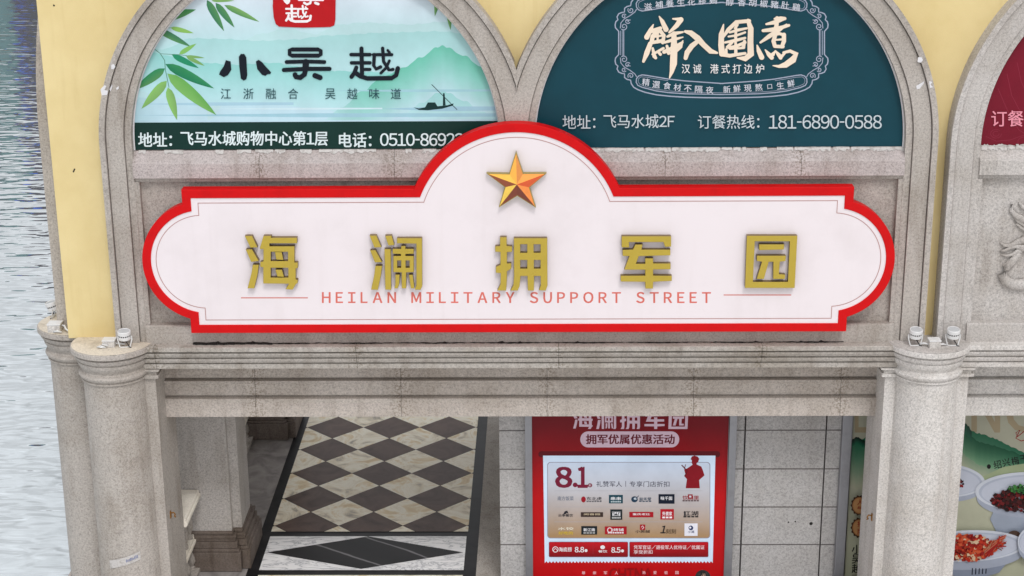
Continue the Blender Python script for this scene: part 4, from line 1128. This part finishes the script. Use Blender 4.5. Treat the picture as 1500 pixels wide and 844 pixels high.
# coupon with a scalloped lower edge
zig = []
nz_ = 50
for i in range(nz_*4+1):
    t = i/(nz_*4); zig.append((798+(1044-798)*t, 823.5+1.3*math.cos(t*nz_*2*math.pi)))
pm.poly([(795.5, 667.5)]+zig+[(1048, 667.5)], (214, 234, 255))
pm.rect(801.5, 676.8, 1040.5, 788.8, (150, 150, 168), rad=5)
pm.rect(802.6, 677.8, 1039.4, 787.8, (204, 218, 238), rad=4.4, grad=(172, 138, 98))
pm.text('8', 814.6, 684.5, 837, 713.8, (118, 22, 52), 0.055); pm.ell(842.5, 710.4, 3.6, 3.4, (118, 22, 52)); pm.text('1', 847, 684.5, 860, 713.8, (118, 22, 52), 0.055); pm.ell(864.3, 711, 3.2, 3.0, (118, 22, 52)); pm.text('折', 862.4, 709.2, 866.2, 712.8, (226, 220, 226), 0.0)
pm.text('礼赞军人', 873.6, 705.0, 911, 713.2, (58, 58, 76), 0.006); pm.rect(916.2, 704.6, 916.9, 713, (58, 58, 76)); pm.text('专享门店折扣', 922.3, 705.0, 980.6, 713.2, (58, 58, 76), 0.006)
K2 = lambda pts: [(780+a/4.35, 650+b_/4.35) for a, b_ in pts]
pm.poly2(K2([(1008,98),(1015,82),(1032,76),(1052,82),(1063,96),(1060,104),(1056,116),(1046,124),(1046,132),(1076,146),(1086,170),(1096,202),(1062,232),(1066,284),(976,284),(984,226),(966,206),(974,192),(966,165),(984,158),(1006,144),(1020,134),(1014,120),(1016,108)][::-1]), [(134, 14, 30)]*24)
pm.stroke(K2([(952,138),(964,150),(985,172),(975,205)]), (96, 14, 30), 1.6); pm.stroke(K2([(975,134),(968,160)]), (96, 14, 30), 1.0)
for v in (719.0, 742.5, 764.5): pm.rect(812, v-0.25, 1029, v+0.25, (176, 172, 178))
# the rows of small shop marks
def mark(u0, v0, u1, v1, bgc, txt, tc, sub=None, subc=None):
    if bgc: pm.rect(u0, v0, u1, v1, bgc)
    m_ = 0.14*(u1-u0) if bgc else 0; h_ = v1-v0
    pm.text(txt, u0+m_, v0+h_*(0.24 if bgc else 0.1), u1-m_, v0+h_*(0.62 if bgc else 0.66), tc, 0.02)
    if sub: pm.text(sub, u0+m_, v0+h_*0.72, u1-m_, v0+h_*0.88, subc or tc, 0.02)
Wt, Dk, Rd = (236, 236, 240), (40, 40, 48), (150, 20, 36)
b4 = lambda a, b_, c, d: (780+a/4.35, 650+b_/4.35, 780+c/4.35, 650+d/4.35)
mark(*b4(160, 330, 262, 378), None, '南方饭菜', (120, 126, 140))
pm.ell(*[780+325/4.35, 650+355/4.35], 3.4, 4.4, Rd); mark(*b4(345, 335, 440, 376), None, '东北虎', (36, 36, 44), '------', (90, 90, 96))
mark(*b4(487, 326, 576, 380), (20, 66, 80), '串串', Wt, '------', (180, 196, 200))
pm.ell(780+650/4.35, 650+354/4.35, 4.8, 4.4, (30, 58, 80)); pm.ell(780+655/4.35, 650+350/4.35, 2.3, 1.6, (190, 200, 210)); pm.stroke(K2([(660, 350), (676, 332)]), (30, 58, 80), 1.0); mark(*b4(680, 338, 756, 374), None, '益禾堂', (40, 66, 88), '----')
mark(*b4(803, 321, 905, 382), (16, 26, 44), '味千面', Wt)
mark(*b4(956, 326, 1060, 372), None, '饮回里', (150, 40, 50), '------', (90, 60, 64)); pm.rect(*b4(990, 322, 1020, 350), (150, 40, 50)); pm.rect(*b4(998, 330, 1012, 342), (206, 206, 214))
pm.poly(K2([(196, 448), (206, 430), (222, 426), (230, 446), (218, 440), (212, 448)][::-1]), Dk); mark(*b4(164, 444, 258, 476), None, '云季餐饮', Dk)
mark(*b4(308, 436, 450, 466), (62, 48, 44), '闻香园', (206, 190, 160))
mark(*b4(496, 418, 572, 484), (26, 36, 40), '西', Wt, '------', (190, 190, 190))
mark(*b4(617, 434, 770, 468), (168, 18, 34), '重庆老灶', Wt)
mark(*b4(815, 416, 901, 482), (178, 20, 36), '外婆家', Wt, '---', Wt)
mark(*b4(962, 424, 1056, 474), None, '江湖', (28, 28, 34), '----', (28, 28, 34)); pm.rect(*b4(966, 430, 976, 458), Dk)
mark(*b4(162, 528, 262, 560), None, '水饺', (240, 236, 220)); pm.text('好吃的', *b4(166, 558, 258, 578), (216, 186, 60), 0.03)
mark(*b4(311, 524, 412, 578), (22, 30, 36), '新江南', Wt, '----', (170, 170, 170))
mark(*b4(461, 526, 600, 576), (172, 18, 34), '烧烤铺', Wt, '-------', Wt); pm.ell(780+492/4.35, 650+549/4.35, 3.8, 4.0, (236, 210, 214)); pm.ell(780+492/4.35, 650+549/4.35, 2.4, 2.6, (172, 18, 34))
pm.rect(*b4(685, 514, 718, 548), (168, 20, 34)); pm.stroke(K2([(694, 530), (702, 522), (710, 532), (700, 542)]), Wt, 0.8); mark(*b4(656, 546, 748, 576), None, '小吴越', (64, 50, 44))
pm.text('1', *b4(815, 522, 846, 568), (30, 30, 34), 0.03, shear=0.25); pm.text('刻刻', *b4(850, 542, 914, 572), (96, 78, 58), 0.01)
pm.rect(*b4(968, 506, 1052, 586), (234, 234, 244)); pm.ell(780+1009/4.35, 650+535/4.35, 3.4, 3.4, (30, 50, 96)); pm.ell(780+1005/4.35, 650+533/4.35, 1.5, 1.5, (234, 234, 244)); pm.text('小满', *b4(990, 552, 1030, 568), (30, 50, 96), 0.02)
# two red offer boxes
for a, b_ in ((107, 606), (620, 1118)):
    u0, v0, u1, v1 = b4(a, 626, b_, 718); pm.rect(u0-0.5, v0-0.5, u1+0.5, v1+0.5, (96, 10, 40), rad=1.6); pm.rect(u0, v0, u1, v1, (196, 16, 32), rad=1.4, grad=(128, 6, 18))
pm.stroke([(780+146/4.35+4.0*math.cos(R(t)), 650+672/4.35+3.9*math.sin(R(t))) for t in range(0, 360, 20)], Wt, 1.0, closed=True); pm.stroke(K2([(134, 678), (146, 664), (158, 678)]), Wt, 0.9)
pm.text('海底捞', *b4(168, 658, 250, 686), Wt, 0.02); pm.text('8.8', *b4(270, 656, 328, 690), Wt, 0.03); pm.ell(780+341/4.35, 650+679/4.35, 2.2, 2.2, Wt)
pm.rect(*b4(385, 640, 386.5, 702), (150, 60, 70)); pm.ell(780+447/4.35, 650+658/4.35, 3.4, 2.8, Wt); pm.text('餐饮', *b4(420, 676, 476, 692), Wt, 0.02); pm.text('8.5', *b4(503, 658, 560, 692), Wt, 0.03); pm.ell(780+573/4.35, 650+681/4.35, 2.2, 2.2, Wt)
pm.text('凭军官证/退役军人优待证/优属证', *b4(645, 645, 1095, 671), (240, 220, 224), 0.014); pm.text('享受折扣', *b4(645, 676, 764, 700), (240, 220, 224), 0.014)
for ch, a in zip('尊崇军人', (325, 395, 465, 535)): u = 780+a/4.35; pm.text(ch, u-2.4, 836.4, u+2.4, 841, (240, 190, 196), 0.02)
for ch, a in zip('热爱祖国', (710, 780, 850, 920)): u = 780+a/4.35; pm.text(ch, u-2.4, 836.0, u+2.4, 840.6, (240, 190, 196), 0.02)
pm.text('CHINA', 893, 832, 955, 850, (150, 8, 16), 0.02)
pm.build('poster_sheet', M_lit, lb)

# ================================================================== FOOD POSTER BOX
YP = 1.14
fb = thing('poster_box', 'wide menu poster with photographed dishes behind the right column', 'poster', (6.0, YW, 0.05))
xf = P(1243.5, 700, YP)[0]; xe = 8.3
mb = MB(); mb.box(xf-0.12, xf, YP-0.05, YW-0.002, 0.03, 3.05); mb.box(xe, xe+0.12, YP-0.05, YW-0.002, 0.03, 3.05); mb.box(xf, xe, YP-0.05, YW-0.002, 2.98, 3.05); mb.box(xf, xe, YP-0.05, YW-0.002, 0.03, 0.08)
mb.build('frame', M_steel, fb, bevel=0.006)
pm = PM(YP, 0.00006, k=0.66)
y = pm.L(); pts, cols, fs = [], [], []
for i in range(9):
    z = 0.08+2.9*i/8; c = lerp((200, 202, 174), (206, 205, 186), i/8)
    pts += [(xf, z), (xe, z)]; cols += [c, c]
for i in range(8): fs.append((2*i, 2*i+1, 2*i+3, 2*i+2))
pm.raw(pts, fs, cols, y)
E1 = lambda a, b_: (1380+a/3.459, 600+b_/3.459)
E2 = lambda a, b_: (1225+a/3.459, 600+b_/3.459)
# tall pale letters at the top
for ch, u0, u1 in (('E', 1253, 1272), ('N', 1424, 1464), ('O', 1474, 1530)):
    pm.text(ch, u0, 572, u1, 633, (192, 176, 144), 0.018)
# ink-wash mountains, in two tones, ragged ridges
random.seed(3)
def wash(pts, c0, c1, depth):
    ys = pm.L(); vs, cs, fs_ = [], [], []
    q = []
    for (a, b_), (c, d) in zip(pts[:-1], pts[1:]):
        for k in range(8): t = k/8; q.append((a+(c-a)*t, b_+(d-b_)*t+random.uniform(-1.1, 1.1)))
    for u, v in q:
        for k in range(7):
            t = k/6; vs.append(pm.q(u, v+depth*t)); cs.append(lerp(c0, c1, t))
    for i in range(len(q)-1):
        for k in range(6): a = i*7+k; fs_.append((a, a+7, a+8, a+1))
    pm.raw(vs, fs_, cs, ys)
wash([(1240, 640), (1256, 648), (1275, 636), (1300, 640), (1330, 636), (1370, 622), (1400, 612), (1412, 618), (1424, 632), (1445, 638), (1470, 648), (1500, 664), (1560, 680)], (38, 116, 84), (206, 204, 178), 70)
wash([(1400, 616), (1415, 634), (1435, 648), (1460, 654), (1490, 664), (1520, 676)], (26, 94, 66), (130, 176, 138), 34)
wash([(1404, 614), (1412, 618), (1420, 626), (1424, 634)], (22, 70, 56), (40, 110, 84), 16)
wash([(1238, 646), (1246, 644), (1256, 640), (1266, 646), (1274, 640)], (24, 40, 36), (40, 120, 90), 10)
pm.poly([(1436, 700), (1470, 684), (1520, 676), (1520, 706), (1470, 712), (1440, 716)][::-1], (176, 190, 150))
BK = (24, 26, 26)
pm.ell(1448.5, 683.5, 3.0, 3.4, BK)
for ch, u, v in (('绍', 1461, 680.5), ('兴', 1474, 677.5), ('梅', 1487, 675), ('干', 1500, 672), ('菜', 1513, 669)): pm.text(ch, u-5.5, v-6, u+5.5, v+6, BK, 0.014, rot=-12)
pm.stroke([(1500, 632), (1490, 640), (1488, 634), (1494, 630), (1488, 642), (1496, 646), (1510, 642)], (176, 20, 32), 1.3)
# bowls: rim, well, foot, printed in layers
def dish(u, v, a, b_, rot, wall, foot=None):
    if foot:
        fu, fv, fa, fb_, fh = foot
        pm.poly([(fu-fa*0.88, fv), (fu-fa, fv+fh*0.4), (fu-fa*0.8, fv+fh), (fu+fa*0.8, fv+fh), (fu+fa, fv+fh*0.4), (fu+fa*0.88, fv)], (176, 186, 204))
        pm.poly([(fu-fa*0.2, fv), (fu-fa*0.1, fv+fh), (fu+fa*0.8, fv+fh), (fu+fa, fv+fh*0.4), (fu+fa*0.88, fv)], (196, 204, 220))
    pm.ell(u, v+wall, a*0.97, b_, (182, 190, 208), rot=rot)
    pm.ell(u, v, a, b_, (226, 232, 244), rot=rot); pm.ell(u, v+0.6, a*0.93, b_*0.88, (196, 204, 222), rot=rot); pm.ell(u, v+1.6, a*0.88, b_*0.82, (214, 220, 236), rot=rot)
def bits(u, v, a, b_, n, cols_, s0, s1):
    for i in range(n):
        t, rr = random.uniform(0, 2*math.pi), math.sqrt(random.random())
        cu, cv = u+a*rr*math.cos(t), v+b_*rr*math.sin(t); s = random.uniform(s0, s1); k = random.randint(4, 6); ph = random.random()*6
        pm.poly([(cu+s*random.uniform(.6, 1.2)*math.cos(ph-2*math.pi*j/k), cv+s*random.uniform(.5, 1.0)*math.sin(ph-2*math.pi*j/k)) for j in range(k)], random.choice(cols_))
REDS = [(190, 44, 26), (214, 70, 36), (168, 26, 22), (226, 96, 56), (140, 20, 18), (206, 56, 32)]
DRK = [(56, 18, 22), (84, 20, 24), (36, 14, 16), (120, 26, 30), (150, 34, 36), (70, 30, 24)]
GRN = [(44, 110, 50), (70, 140, 64), (28, 80, 40)]
dish(1380, 703, 63, 25, 4, 7); bits(1390, 709, 21, 11, 120, DRK+[(226, 210, 190)], 1.4, 3.6)
dish(1506, 720, 78, 29, 0, 9, (1510, 744, 60, 14, 40)); bits(1506, 731, 54, 18, 520, DRK, 1.8, 4.8); bits(1503, 714, 30, 7, 190, GRN, 1.0, 2.6)
pm.ell(1484, 781, 9, 6.5, (84, 62, 50))
pm.poly([(1376, 812), (1384, 836), (1400, 842), (1440, 843), (1462, 836), (1478, 816)], (150, 160, 180))
dish(1417, 797, 83, 23, -2, 12)
for i in range(5): pm.stroke([(1423+i*5.0, 830+0.2*i), (1422.5+i*5.0, 838.5-i*0.4)], (30, 36, 52), 1.6)
pm.ell(1416, 802, 40, 15, (120, 20, 16)); bits(1414, 799, 42, 19, 560, REDS+[(240, 206, 170)], 1.6, 4.6)
for i in range(30): pm.stroke([(1442+random.uniform(-3, 5), 808+random.uniform(-6, 4)), (1456+random.uniform(-4, 6), 794+random.uniform(-8, 5)), (1466+random.uniform(-6, 6), 786+random.uniform(-7, 16))], random.choice(REDS[:3]+[(130, 60, 40), (196, 130, 100)]), random.uniform(0.7, 1.8))
dish(1514, 789, 26, 23, 0, 8)
# two scalloped seals and the column of brush characters on the sliver beside the column
for v in (736, 768.5):
    pts_ = [(1257+(12.2+0.8*math.cos(14*t))*math.cos(t), v+(14.4+0.9*math.cos(14*t))*math.sin(t)) for t in [2*math.pi*i/112 for i in range(112)]]
    pm.poly(pts_, (70, 46, 30)); pm.ell(1257, v, 10.2, 12.0, (176, 122, 78)); pm.ell(1257, v, 8.8, 10.4, (196, 146, 96))
for ch, u, v in (('人', 1258, 731), ('气', 1258, 741), ('招', 1258, 763), ('牌', 1258, 774)): pm.text(ch, u-4, v-4.2, u+4, v+4.2, (150, 50, 40), 0.02)
for ch, v in (('小', 800), ('吴', 814), ('越', 828)): pm.text(ch, 1246, v-6.5, 1260, v+6.5, BK, 0.02)
pm.rect(1246, 837, 1260, 838, (90, 84, 74)); pm.text('WUYUE', 1247, 839, 1259, 841.5, (60, 56, 50), 0.02)
pm.build('poster_sheet', printm('glossy_poster', 0.0, 0.25), fb)

# ================================================================== FLOODLIGHTS, BOXES, CABLES, ODDS AND ENDS
def floodlight(label, loc, rz=0.0, tilt=0.0):
    t = thing('floodlight', label, 'floodlight', loc, 'floodlights on the column tops')
    t.rotation_euler = (0, 0, rz); t.scale = (0.95, 0.95, 0.84)
    def tilted(o):
        c = Matrix.Translation((0, 0, 0.12)) @ Matrix.Rotation(tilt, 4, 'X') @ Matrix.Translation((0, 0, -0.12)); o.data.transform(c)
    def put(mbx, name, m_, **kw):
        me = mbx.mesh(name, m_); o = bpy.data.objects.new(name, me); COL.objects.link(o); o.parent = t
        for p in me.polygons: p.use_smooth = True
        try: me.set_sharp_from_angle(angle=R(35))
        except Exception: pass
        return o
    mb = MB(); mb.lathe(0, 0, [(0.0, 0.115), (0.066, 0.115), (0.074, 0.122), (0.074, 0.165), (0.071, 0.167)], n=36)
    o = put(mb, 'lamp_body', M_lamp); tilted(o)
    mb = MB(); mb.lathe(0, 0, [(0.071, 0.167), (0.070, 0.184), (0.073, 0.186)], n=36); o = put(mb, 'cooling_band', M_black); tilted(o)
    mb = MB()
    for k in range(18):
        a = 2*math.pi*k/18; c_, s_ = math.cos(a), math.sin(a)
        mb.add([(0.0745*c_-0.004*s_*q, 0.0745*s_+0.004*c_*q, z) for q, z in ((-1, .166), (1, .166), (1, .187), (-1, .187))], [(0, 1, 2, 3)])
    o = put(mb, 'cooling_fins', M_lamp); tilted(o)
    mb = MB(); mb.lathe(0, 0, [(0.073, 0.186), (0.078, 0.190), (0.078, 0.235), (0.072, 0.243), (0.068, 0.236), (0.0, 0.236)], n=36); o = put(mb, 'lamp_head', M_lamp); tilted(o)
    mb = MB(); mb.lathe(0, 0, [(0.066, 0.2375), (0.0, 0.2395)], n=36); o = put(mb, 'lens', M_lens); tilted(o)
    mb = MB()
    mb.tube([(-0.083, 0, 0.16), (-0.083, -0.003, 0.11), (-0.060, -0.02, 0.012), (-0.05, -0.02, 0.008), (0.05, -0.02, 0.008), (0.060, -0.02, 0.012), (0.083, -0.003, 0.11), (0.083, 0, 0.16)], 0.0075, 6)
    put(mb, 'bracket', M_lamp)
    mb = MB(); mb.tube([(0.0, 0.0, 0.118), (0.012, -0.004, 0.08), (0.035, -0.02, 0.045), (0.05, -0.03, 0.012), (0.075, -0.04, 0.007)], 0.006, 6)
    put(mb, 'power_cord', M_black)
    return t
ZC = 3.752
floodlight('white floodlight left of the junction box on the right column top', (4.205, -0.14, ZC), 0.05, 0.16)
floodlight('white floodlight right of the junction box on the right column top', (4.625, -0.14, ZC), -0.06, 0.16)
floodlight('grey-white floodlight on the corner column top beside the yellow wall', (-4.715, -0.13, ZC), 0.1, 0.12)
floodlight('tilted floodlight over the water at the far left, seen from behind', (-5.80, 0.90, ZC), R(-90), 0.3)
def junction(label, loc, s, cables, rz=0.0):
    t = thing('junction_box', label, 'junction box', loc, 'junction boxes on the column tops')
    mb = MB(); sx_, sy_, sz_ = s
    mb.box(loc[0]-sx_/2, loc[0]+sx_/2, loc[1]-sy_/2, loc[1]+sy_/2, loc[2], loc[2]+sz_); mb.build('box_body', M_pale, t, bevel=0.008)
    mb = MB(); mb.box(loc[0]-sx_/2-0.004, loc[0]+sx_/2+0.004, loc[1]-sy_/2-0.004, loc[1]+sy_/2+0.004, loc[2]+sz_+0.001, loc[2]+sz_+0.016); mb.build('box_lid', M_lamp, t, bevel=0.004)
    for c in cables:
        mb = MB(); mb.tube([(loc[0]+a, loc[1]+b_, loc[2]+d) for a, b_, d in c], 0.011, 8); mb.build('conduit', M_lamp, t)
    return t
junction('small pale junction box between the two white floodlights', (4.405, -0.20, ZC), (0.125, 0.12, 0.085), [[(0.06, 0, 0.035), (0.10, 0.02, 0.03), (0.15, 0.05, 0.012)], [(-0.06, 0, 0.035), (-0.11, 0.03, 0.04), (-0.16, 0.05, 0.012)]])
junction('pale junction box on the corner column beside the yellow plaster', (-4.90, -0.10, ZC), (0.14, 0.12, 0.075), [[(-0.05, -0.08, 0.012), (-0.10, -0.09, 0.02), (-0.06, -0.075, 0.05), (0.0, -0.07, 0.03)], [(0.07, 0.0, 0.035), (0.13, 0.0, 0.03), (0.18, -0.01, 0.03)], [(-0.13, -0.06, 0.01), (-0.08, -0.08, 0.03), (-0.03, -0.07, 0.01)]])
junction('pale junction box with looped conduit on the flank column over the water', (-5.66, 0.42, ZC), (0.15, 0.14, 0.09), [[(0.0, -0.09, 0.02), (0.05, -0.11, 0.04), (0.10, -0.10, 0.02)], [(0.07, 0.0, 0.07), (0.12, -0.04, 0.08), (0.15, -0.08, 0.05), (0.20, -0.10, 0.02)]])
# small rusty hooks on the inner faces of the pilasters
def hook(label, x, y, z, sg):
    t = thing('rusty_hook', label, 'hook', (x, y, z), 'rusty hooks on the pilasters')
    mb = MB(); mb.box(x, x+sg*0.012, y-0.02, y+0.02, z-0.045, z+0.045); mb.build('plate', M_rust, t, bevel=0.003)
    mb = MB(); mb.tube([(x+sg*0.012, y, z+0.02), (x+sg*0.045, y, z+0.025), (x+sg*0.06, y, z), (x+sg*0.05, y, z-0.02), (x+sg*0.065, y, z-0.035)], 0.009, 7); mb.build('hook_arm', M_rust, t)
hook('small rusty hook on the inner face of the left pilaster', -4.435, 0.2, 1.50, 1)
hook('small rusty hook on the inner face of the right pilaster', 3.925, 0.2, 1.46, -1)
# paper strip wrapped round the corner column
mb = MB(); n = 14
aa = [R(243+(302-243)*i/n) for i in range(n+1)]
zz = [1.03+0.115*i/n for i in range(n+1)]
vs = []
for a, z in zip(aa, zz):
    for dz in (0.0, 0.105): vs.append((-4.91+0.3735*math.cos(a), 0.06+0.3735*math.sin(a), z+dz))
mb.add(vs, [(2*i, 2*i+2, 2*i+3, 2*i+1) for i in range(n)])
marks = []
ps = thing('paper_strip', 'white paper strip pasted around the lower corner column', 'label', (-4.91, -0.31, 1.1))
mb.build('paper', M_paper, ps)
mb = MB()
for k in range(9):
    f0 = 0.55+0.042*k; f1 = f0+0.026
    q = []
    for f in (f0, f1):
        a = R(243+59*f); z = 1.03+0.115*f
        q.append((-4.91+0.3755*math.cos(a), 0.06+0.3755*math.sin(a), z))
    h = random.uniform(0.025, 0.045); o_ = 0.035
    mb.add([(q[0][0], q[0][1], q[0][2]+o_), (q[1][0], q[1][1], q[1][2]+o_), (q[1][0], q[1][1], q[1][2]+o_+h), (q[0][0], q[0][1], q[0][2]+o_+h)], [(0, 1, 2, 3)])
mb.build('printed_marks', mat('blue_grey_ink', lin((120, 128, 160)), 0.7)[0], ps)

# ================================================================== PERSON in front of the facade (only the crown of the head is in frame)
px_, py_ = P(1030, 838, -1.62)[0], -1.62
per = thing('person', 'black-haired person standing below the red light box, only the crown showing', 'person', (px_, py_, 0))
def skin_body(verts, edges, radii, name, m_, parent):
    me = bpy.data.meshes.new(name); me.from_pydata(verts, edges, [])
    o = bpy.data.objects.new(name, me); COL.objects.link(o)
    md = o.modifiers.new('s', 'SKIN'); md.use_smooth_shade = True
    for d_, r_ in zip(me.skin_vertices[0].data, radii): d_.radius = r_ if isinstance(r_, tuple) else (r_, r_)
    me.skin_vertices[0].data[0].use_root = True
    o.modifiers.new('d', 'SUBSURF').levels = 2
    bpy.context.view_layer.update()
    m2 = bpy.data.meshes.new_from_object(o.evaluated_get(bpy.context.evaluated_depsgraph_get()))
    bpy.data.objects.remove(o); bpy.data.meshes.remove(me)
    m2.materials.clear(); m2.materials.append(m_)
    for p in m2.polygons: p.use_smooth = True
    o2 = bpy.data.objects.new(name, m2); COL.objects.link(o2); o2.parent = parent
    return o2
skinm = mat('skin', lin((214, 168, 140)), 0.55)[0]; hairm = mat('black_hair', (0.010, 0.009, 0.009, 1), 0.45)[0]
shirt = worn('navy_cotton', lin((44, 52, 76)), 0.8, 0.2, 8.0); trous = worn('grey_trousers', lin((70, 70, 74)), 0.8, 0.2, 8.0)
HT = P(1030, 837.0, -1.62)[1]; k = HT/1.70
V_ = [(0, 0, .93), (0, 0.01, 1.12), (0, 0.015, 1.30), (0, 0.0, 1.42), (0, -0.005, 1.50), (0, -0.02, 1.585),
      (.10, 0, .90), (.10, -.01, .50), (.11, .02, .08), (.12, -.12, .03), (-.10, 0, .90), (-.10, -.01, .50), (-.11, .02, .08), (-.12, -.12, .03),
      (.19, 0, 1.39), (.23, .02, 1.10), (.23, -.05, .86), (-.19, 0, 1.39), (-.23, .02, 1.10), (-.23, -.05, .86)]
E_ = [(0, 1), (1, 2), (2, 3), (3, 4), (4, 5), (0, 6), (6, 7), (7, 8), (8, 9), (0, 10), (10, 11), (11, 12), (12, 13), (3, 14), (14, 15), (15, 16), (3, 17), (17, 18), (18, 19)]
RR = [(.15, .11), (.135, .10), (.15, .105), (.11, .08), .055, .075, .085, .055, .045, .03, .085, .055, .045, .03, .055, .042, .03, .055, .042, .03]
V_ = [(a*k, b_*k, c*k) for a, b_, c in V_]
skin_body(V_, E_, RR, 'body', skinm, per)
def ellipsoid(cx, cy, cz, a, b_, c, n=24, m=16, z0=-1.0):
    mb = MB(); prof = []
    vs, fs = [], []
    for j in range(m+1):
        t = math.asin(max(-1, z0))+(math.pi/2-math.asin(max(-1, z0)))*j/m
        for i in range(n):
            an = 2*math.pi*i/n; vs.append((cx+a*math.cos(t)*math.cos(an), cy+b_*math.cos(t)*math.sin(an), cz+c*math.sin(t)))
    for j in range(m):
        for i in range(n): fs.append((j*n+i, j*n+(i+1) % n, (j+1)*n+(i+1) % n, (j+1)*n+i))
    mb.add(vs, fs, 0, True); return mb
ellipsoid(px_, py_-0.01, HT-0.115, 0.076, 0.092, 0.112).build('head', skinm, per)
# face on the side turned to the camera-left, hair as a cap of strands
mb = MB(); mb.add([(px_-.012, py_-.098, HT-.12), (px_+.012, py_-.098, HT-.12), (px_, py_-.125, HT-.155), (px_-.016, py_-.098, HT-.165), (px_+.016, py_-.098, HT-.165)], [(0, 1, 2), (0, 2, 3), (1, 4, 2), (3, 2, 4)]); mb.build('nose', skinm, per)
for s in (-1, 1):
    ellipsoid(px_+s*0.03, py_-0.088, HT-0.115, 0.012, 0.010, 0.007, 10, 8).build('eye', hairm, per)
    ellipsoid(px_+s*0.079, py_, HT-0.125, 0.010, 0.020, 0.032, 10, 8).build('ear', skinm, per)
ellipsoid(px_, py_-0.09, HT-0.185, 0.024, 0.010, 0.006, 12, 8).build('mouth', mat('lips', lin((160, 90, 84)), 0.5)[0], per)
hb = ellipsoid(px_, py_+0.004, HT-0.100, 0.088, 0.100, 0.100, z0=-0.25)
random.seed(9)
for i in range(420):
    an, el = random.uniform(0, 2*math.pi), R(random.uniform(5, 88)); pts = []
    for t in range(4):
        e = el-0.16*t; r_ = 1.0+0.006*t*(random.random()+.3)
        pts.append((px_+0.088*r_*math.cos(e)*math.cos(an+0.05*t), py_+0.004+0.100*r_*math.cos(e)*math.sin(an+0.05*t), HT-0.100+0.100*r_*math.sin(e)))
    hb.tube(pts, [0.002, 0.0022, 0.0018, 0.0008], 4)
hb.build('hair', hairm, per)
sh = [(v[0], v[1], v[2]) for v in V_]
skin_body([sh[i] for i in (0, 1, 2, 3, 14, 15, 17, 18)], [(0, 1), (1, 2), (2, 3), (3, 4), (4, 5), (3, 6), (6, 7)], [(.165, .125), (.15, .115), (.165, .12), (.12, .09), .07, .058, .07, .058], 'shirt', shirt, per)
skin_body([sh[i] for i in (0, 6, 7, 8, 10, 11, 12)], [(0, 1), (1, 2), (2, 3), (0, 4), (4, 5), (5, 6)], [(.155, .12), .10, .075, .065, .10, .075, .065], 'trousers', trous, per)

# ================================================================== FAR BANK (only its reflection is in frame)
structure(MB().box(-260, 60, 118, 200, -3, -0.3).build('far_bank', mat('far_bank_stone', lin((110, 104, 96)), 0.9)[0]))
leafm = mat('tree_leaves', lin((62, 92, 84)), 0.8)[0]; barkm = mat('tree_bark', lin((80, 66, 54)), 0.9)[0]
def building(name, label, x0, x1, y0, z1, m_, wm, blue=None):
    t = thing(name, label, 'building', ((x0+x1)/2, y0, -0.3))
    mb = MB(); mb.box(x0, x1, y0, y0+14, -0.3, z1); mb.build('wall', m_, t)
    fl = int(z1/3.4); nw = int((x1-x0)/3)
    mb = MB()
    for i in range(fl):
        for j in range(nw): mb.box(x0+1+j*3, x0+2.8+j*3, y0-0.05, y0+0.02, 1+i*3.4, 2.7+i*3.4)
    mb.build('window', wm, t)
    if blue:
        mb = MB(); mb.box(blue[0], blue[1], y0-0.5, y0-0.06, blue[2], blue[3]); mb.build('sign_panel', mat('blue_panel', lin((30, 92, 200)), 0.4)[0], t)
glass = mat('window_glass', (0.03, 0.04, 0.05, 1), 0.2)[0]
building('apartment_building', 'dark plum far building with a blue sign panel, mirrored in the water', -43.1, -30, 120, 22, mat('plum_brick', lin((56, 46, 56)), 0.8)[0], glass, (-42.9, -42.1, 11.0, 14.0))
building('apartment_building', 'low dark far building beyond the lake', -29.5, 5, 122, 12, mat('slate_render', lin((78, 82, 88)), 0.8)[0], glass)
building('apartment_building', 'grey-teal far building mirrored in the water at the left edge', -84, -43.3, 121, 21, mat('teal_render', lin((84, 118, 120)), 0.8)[0], glass)
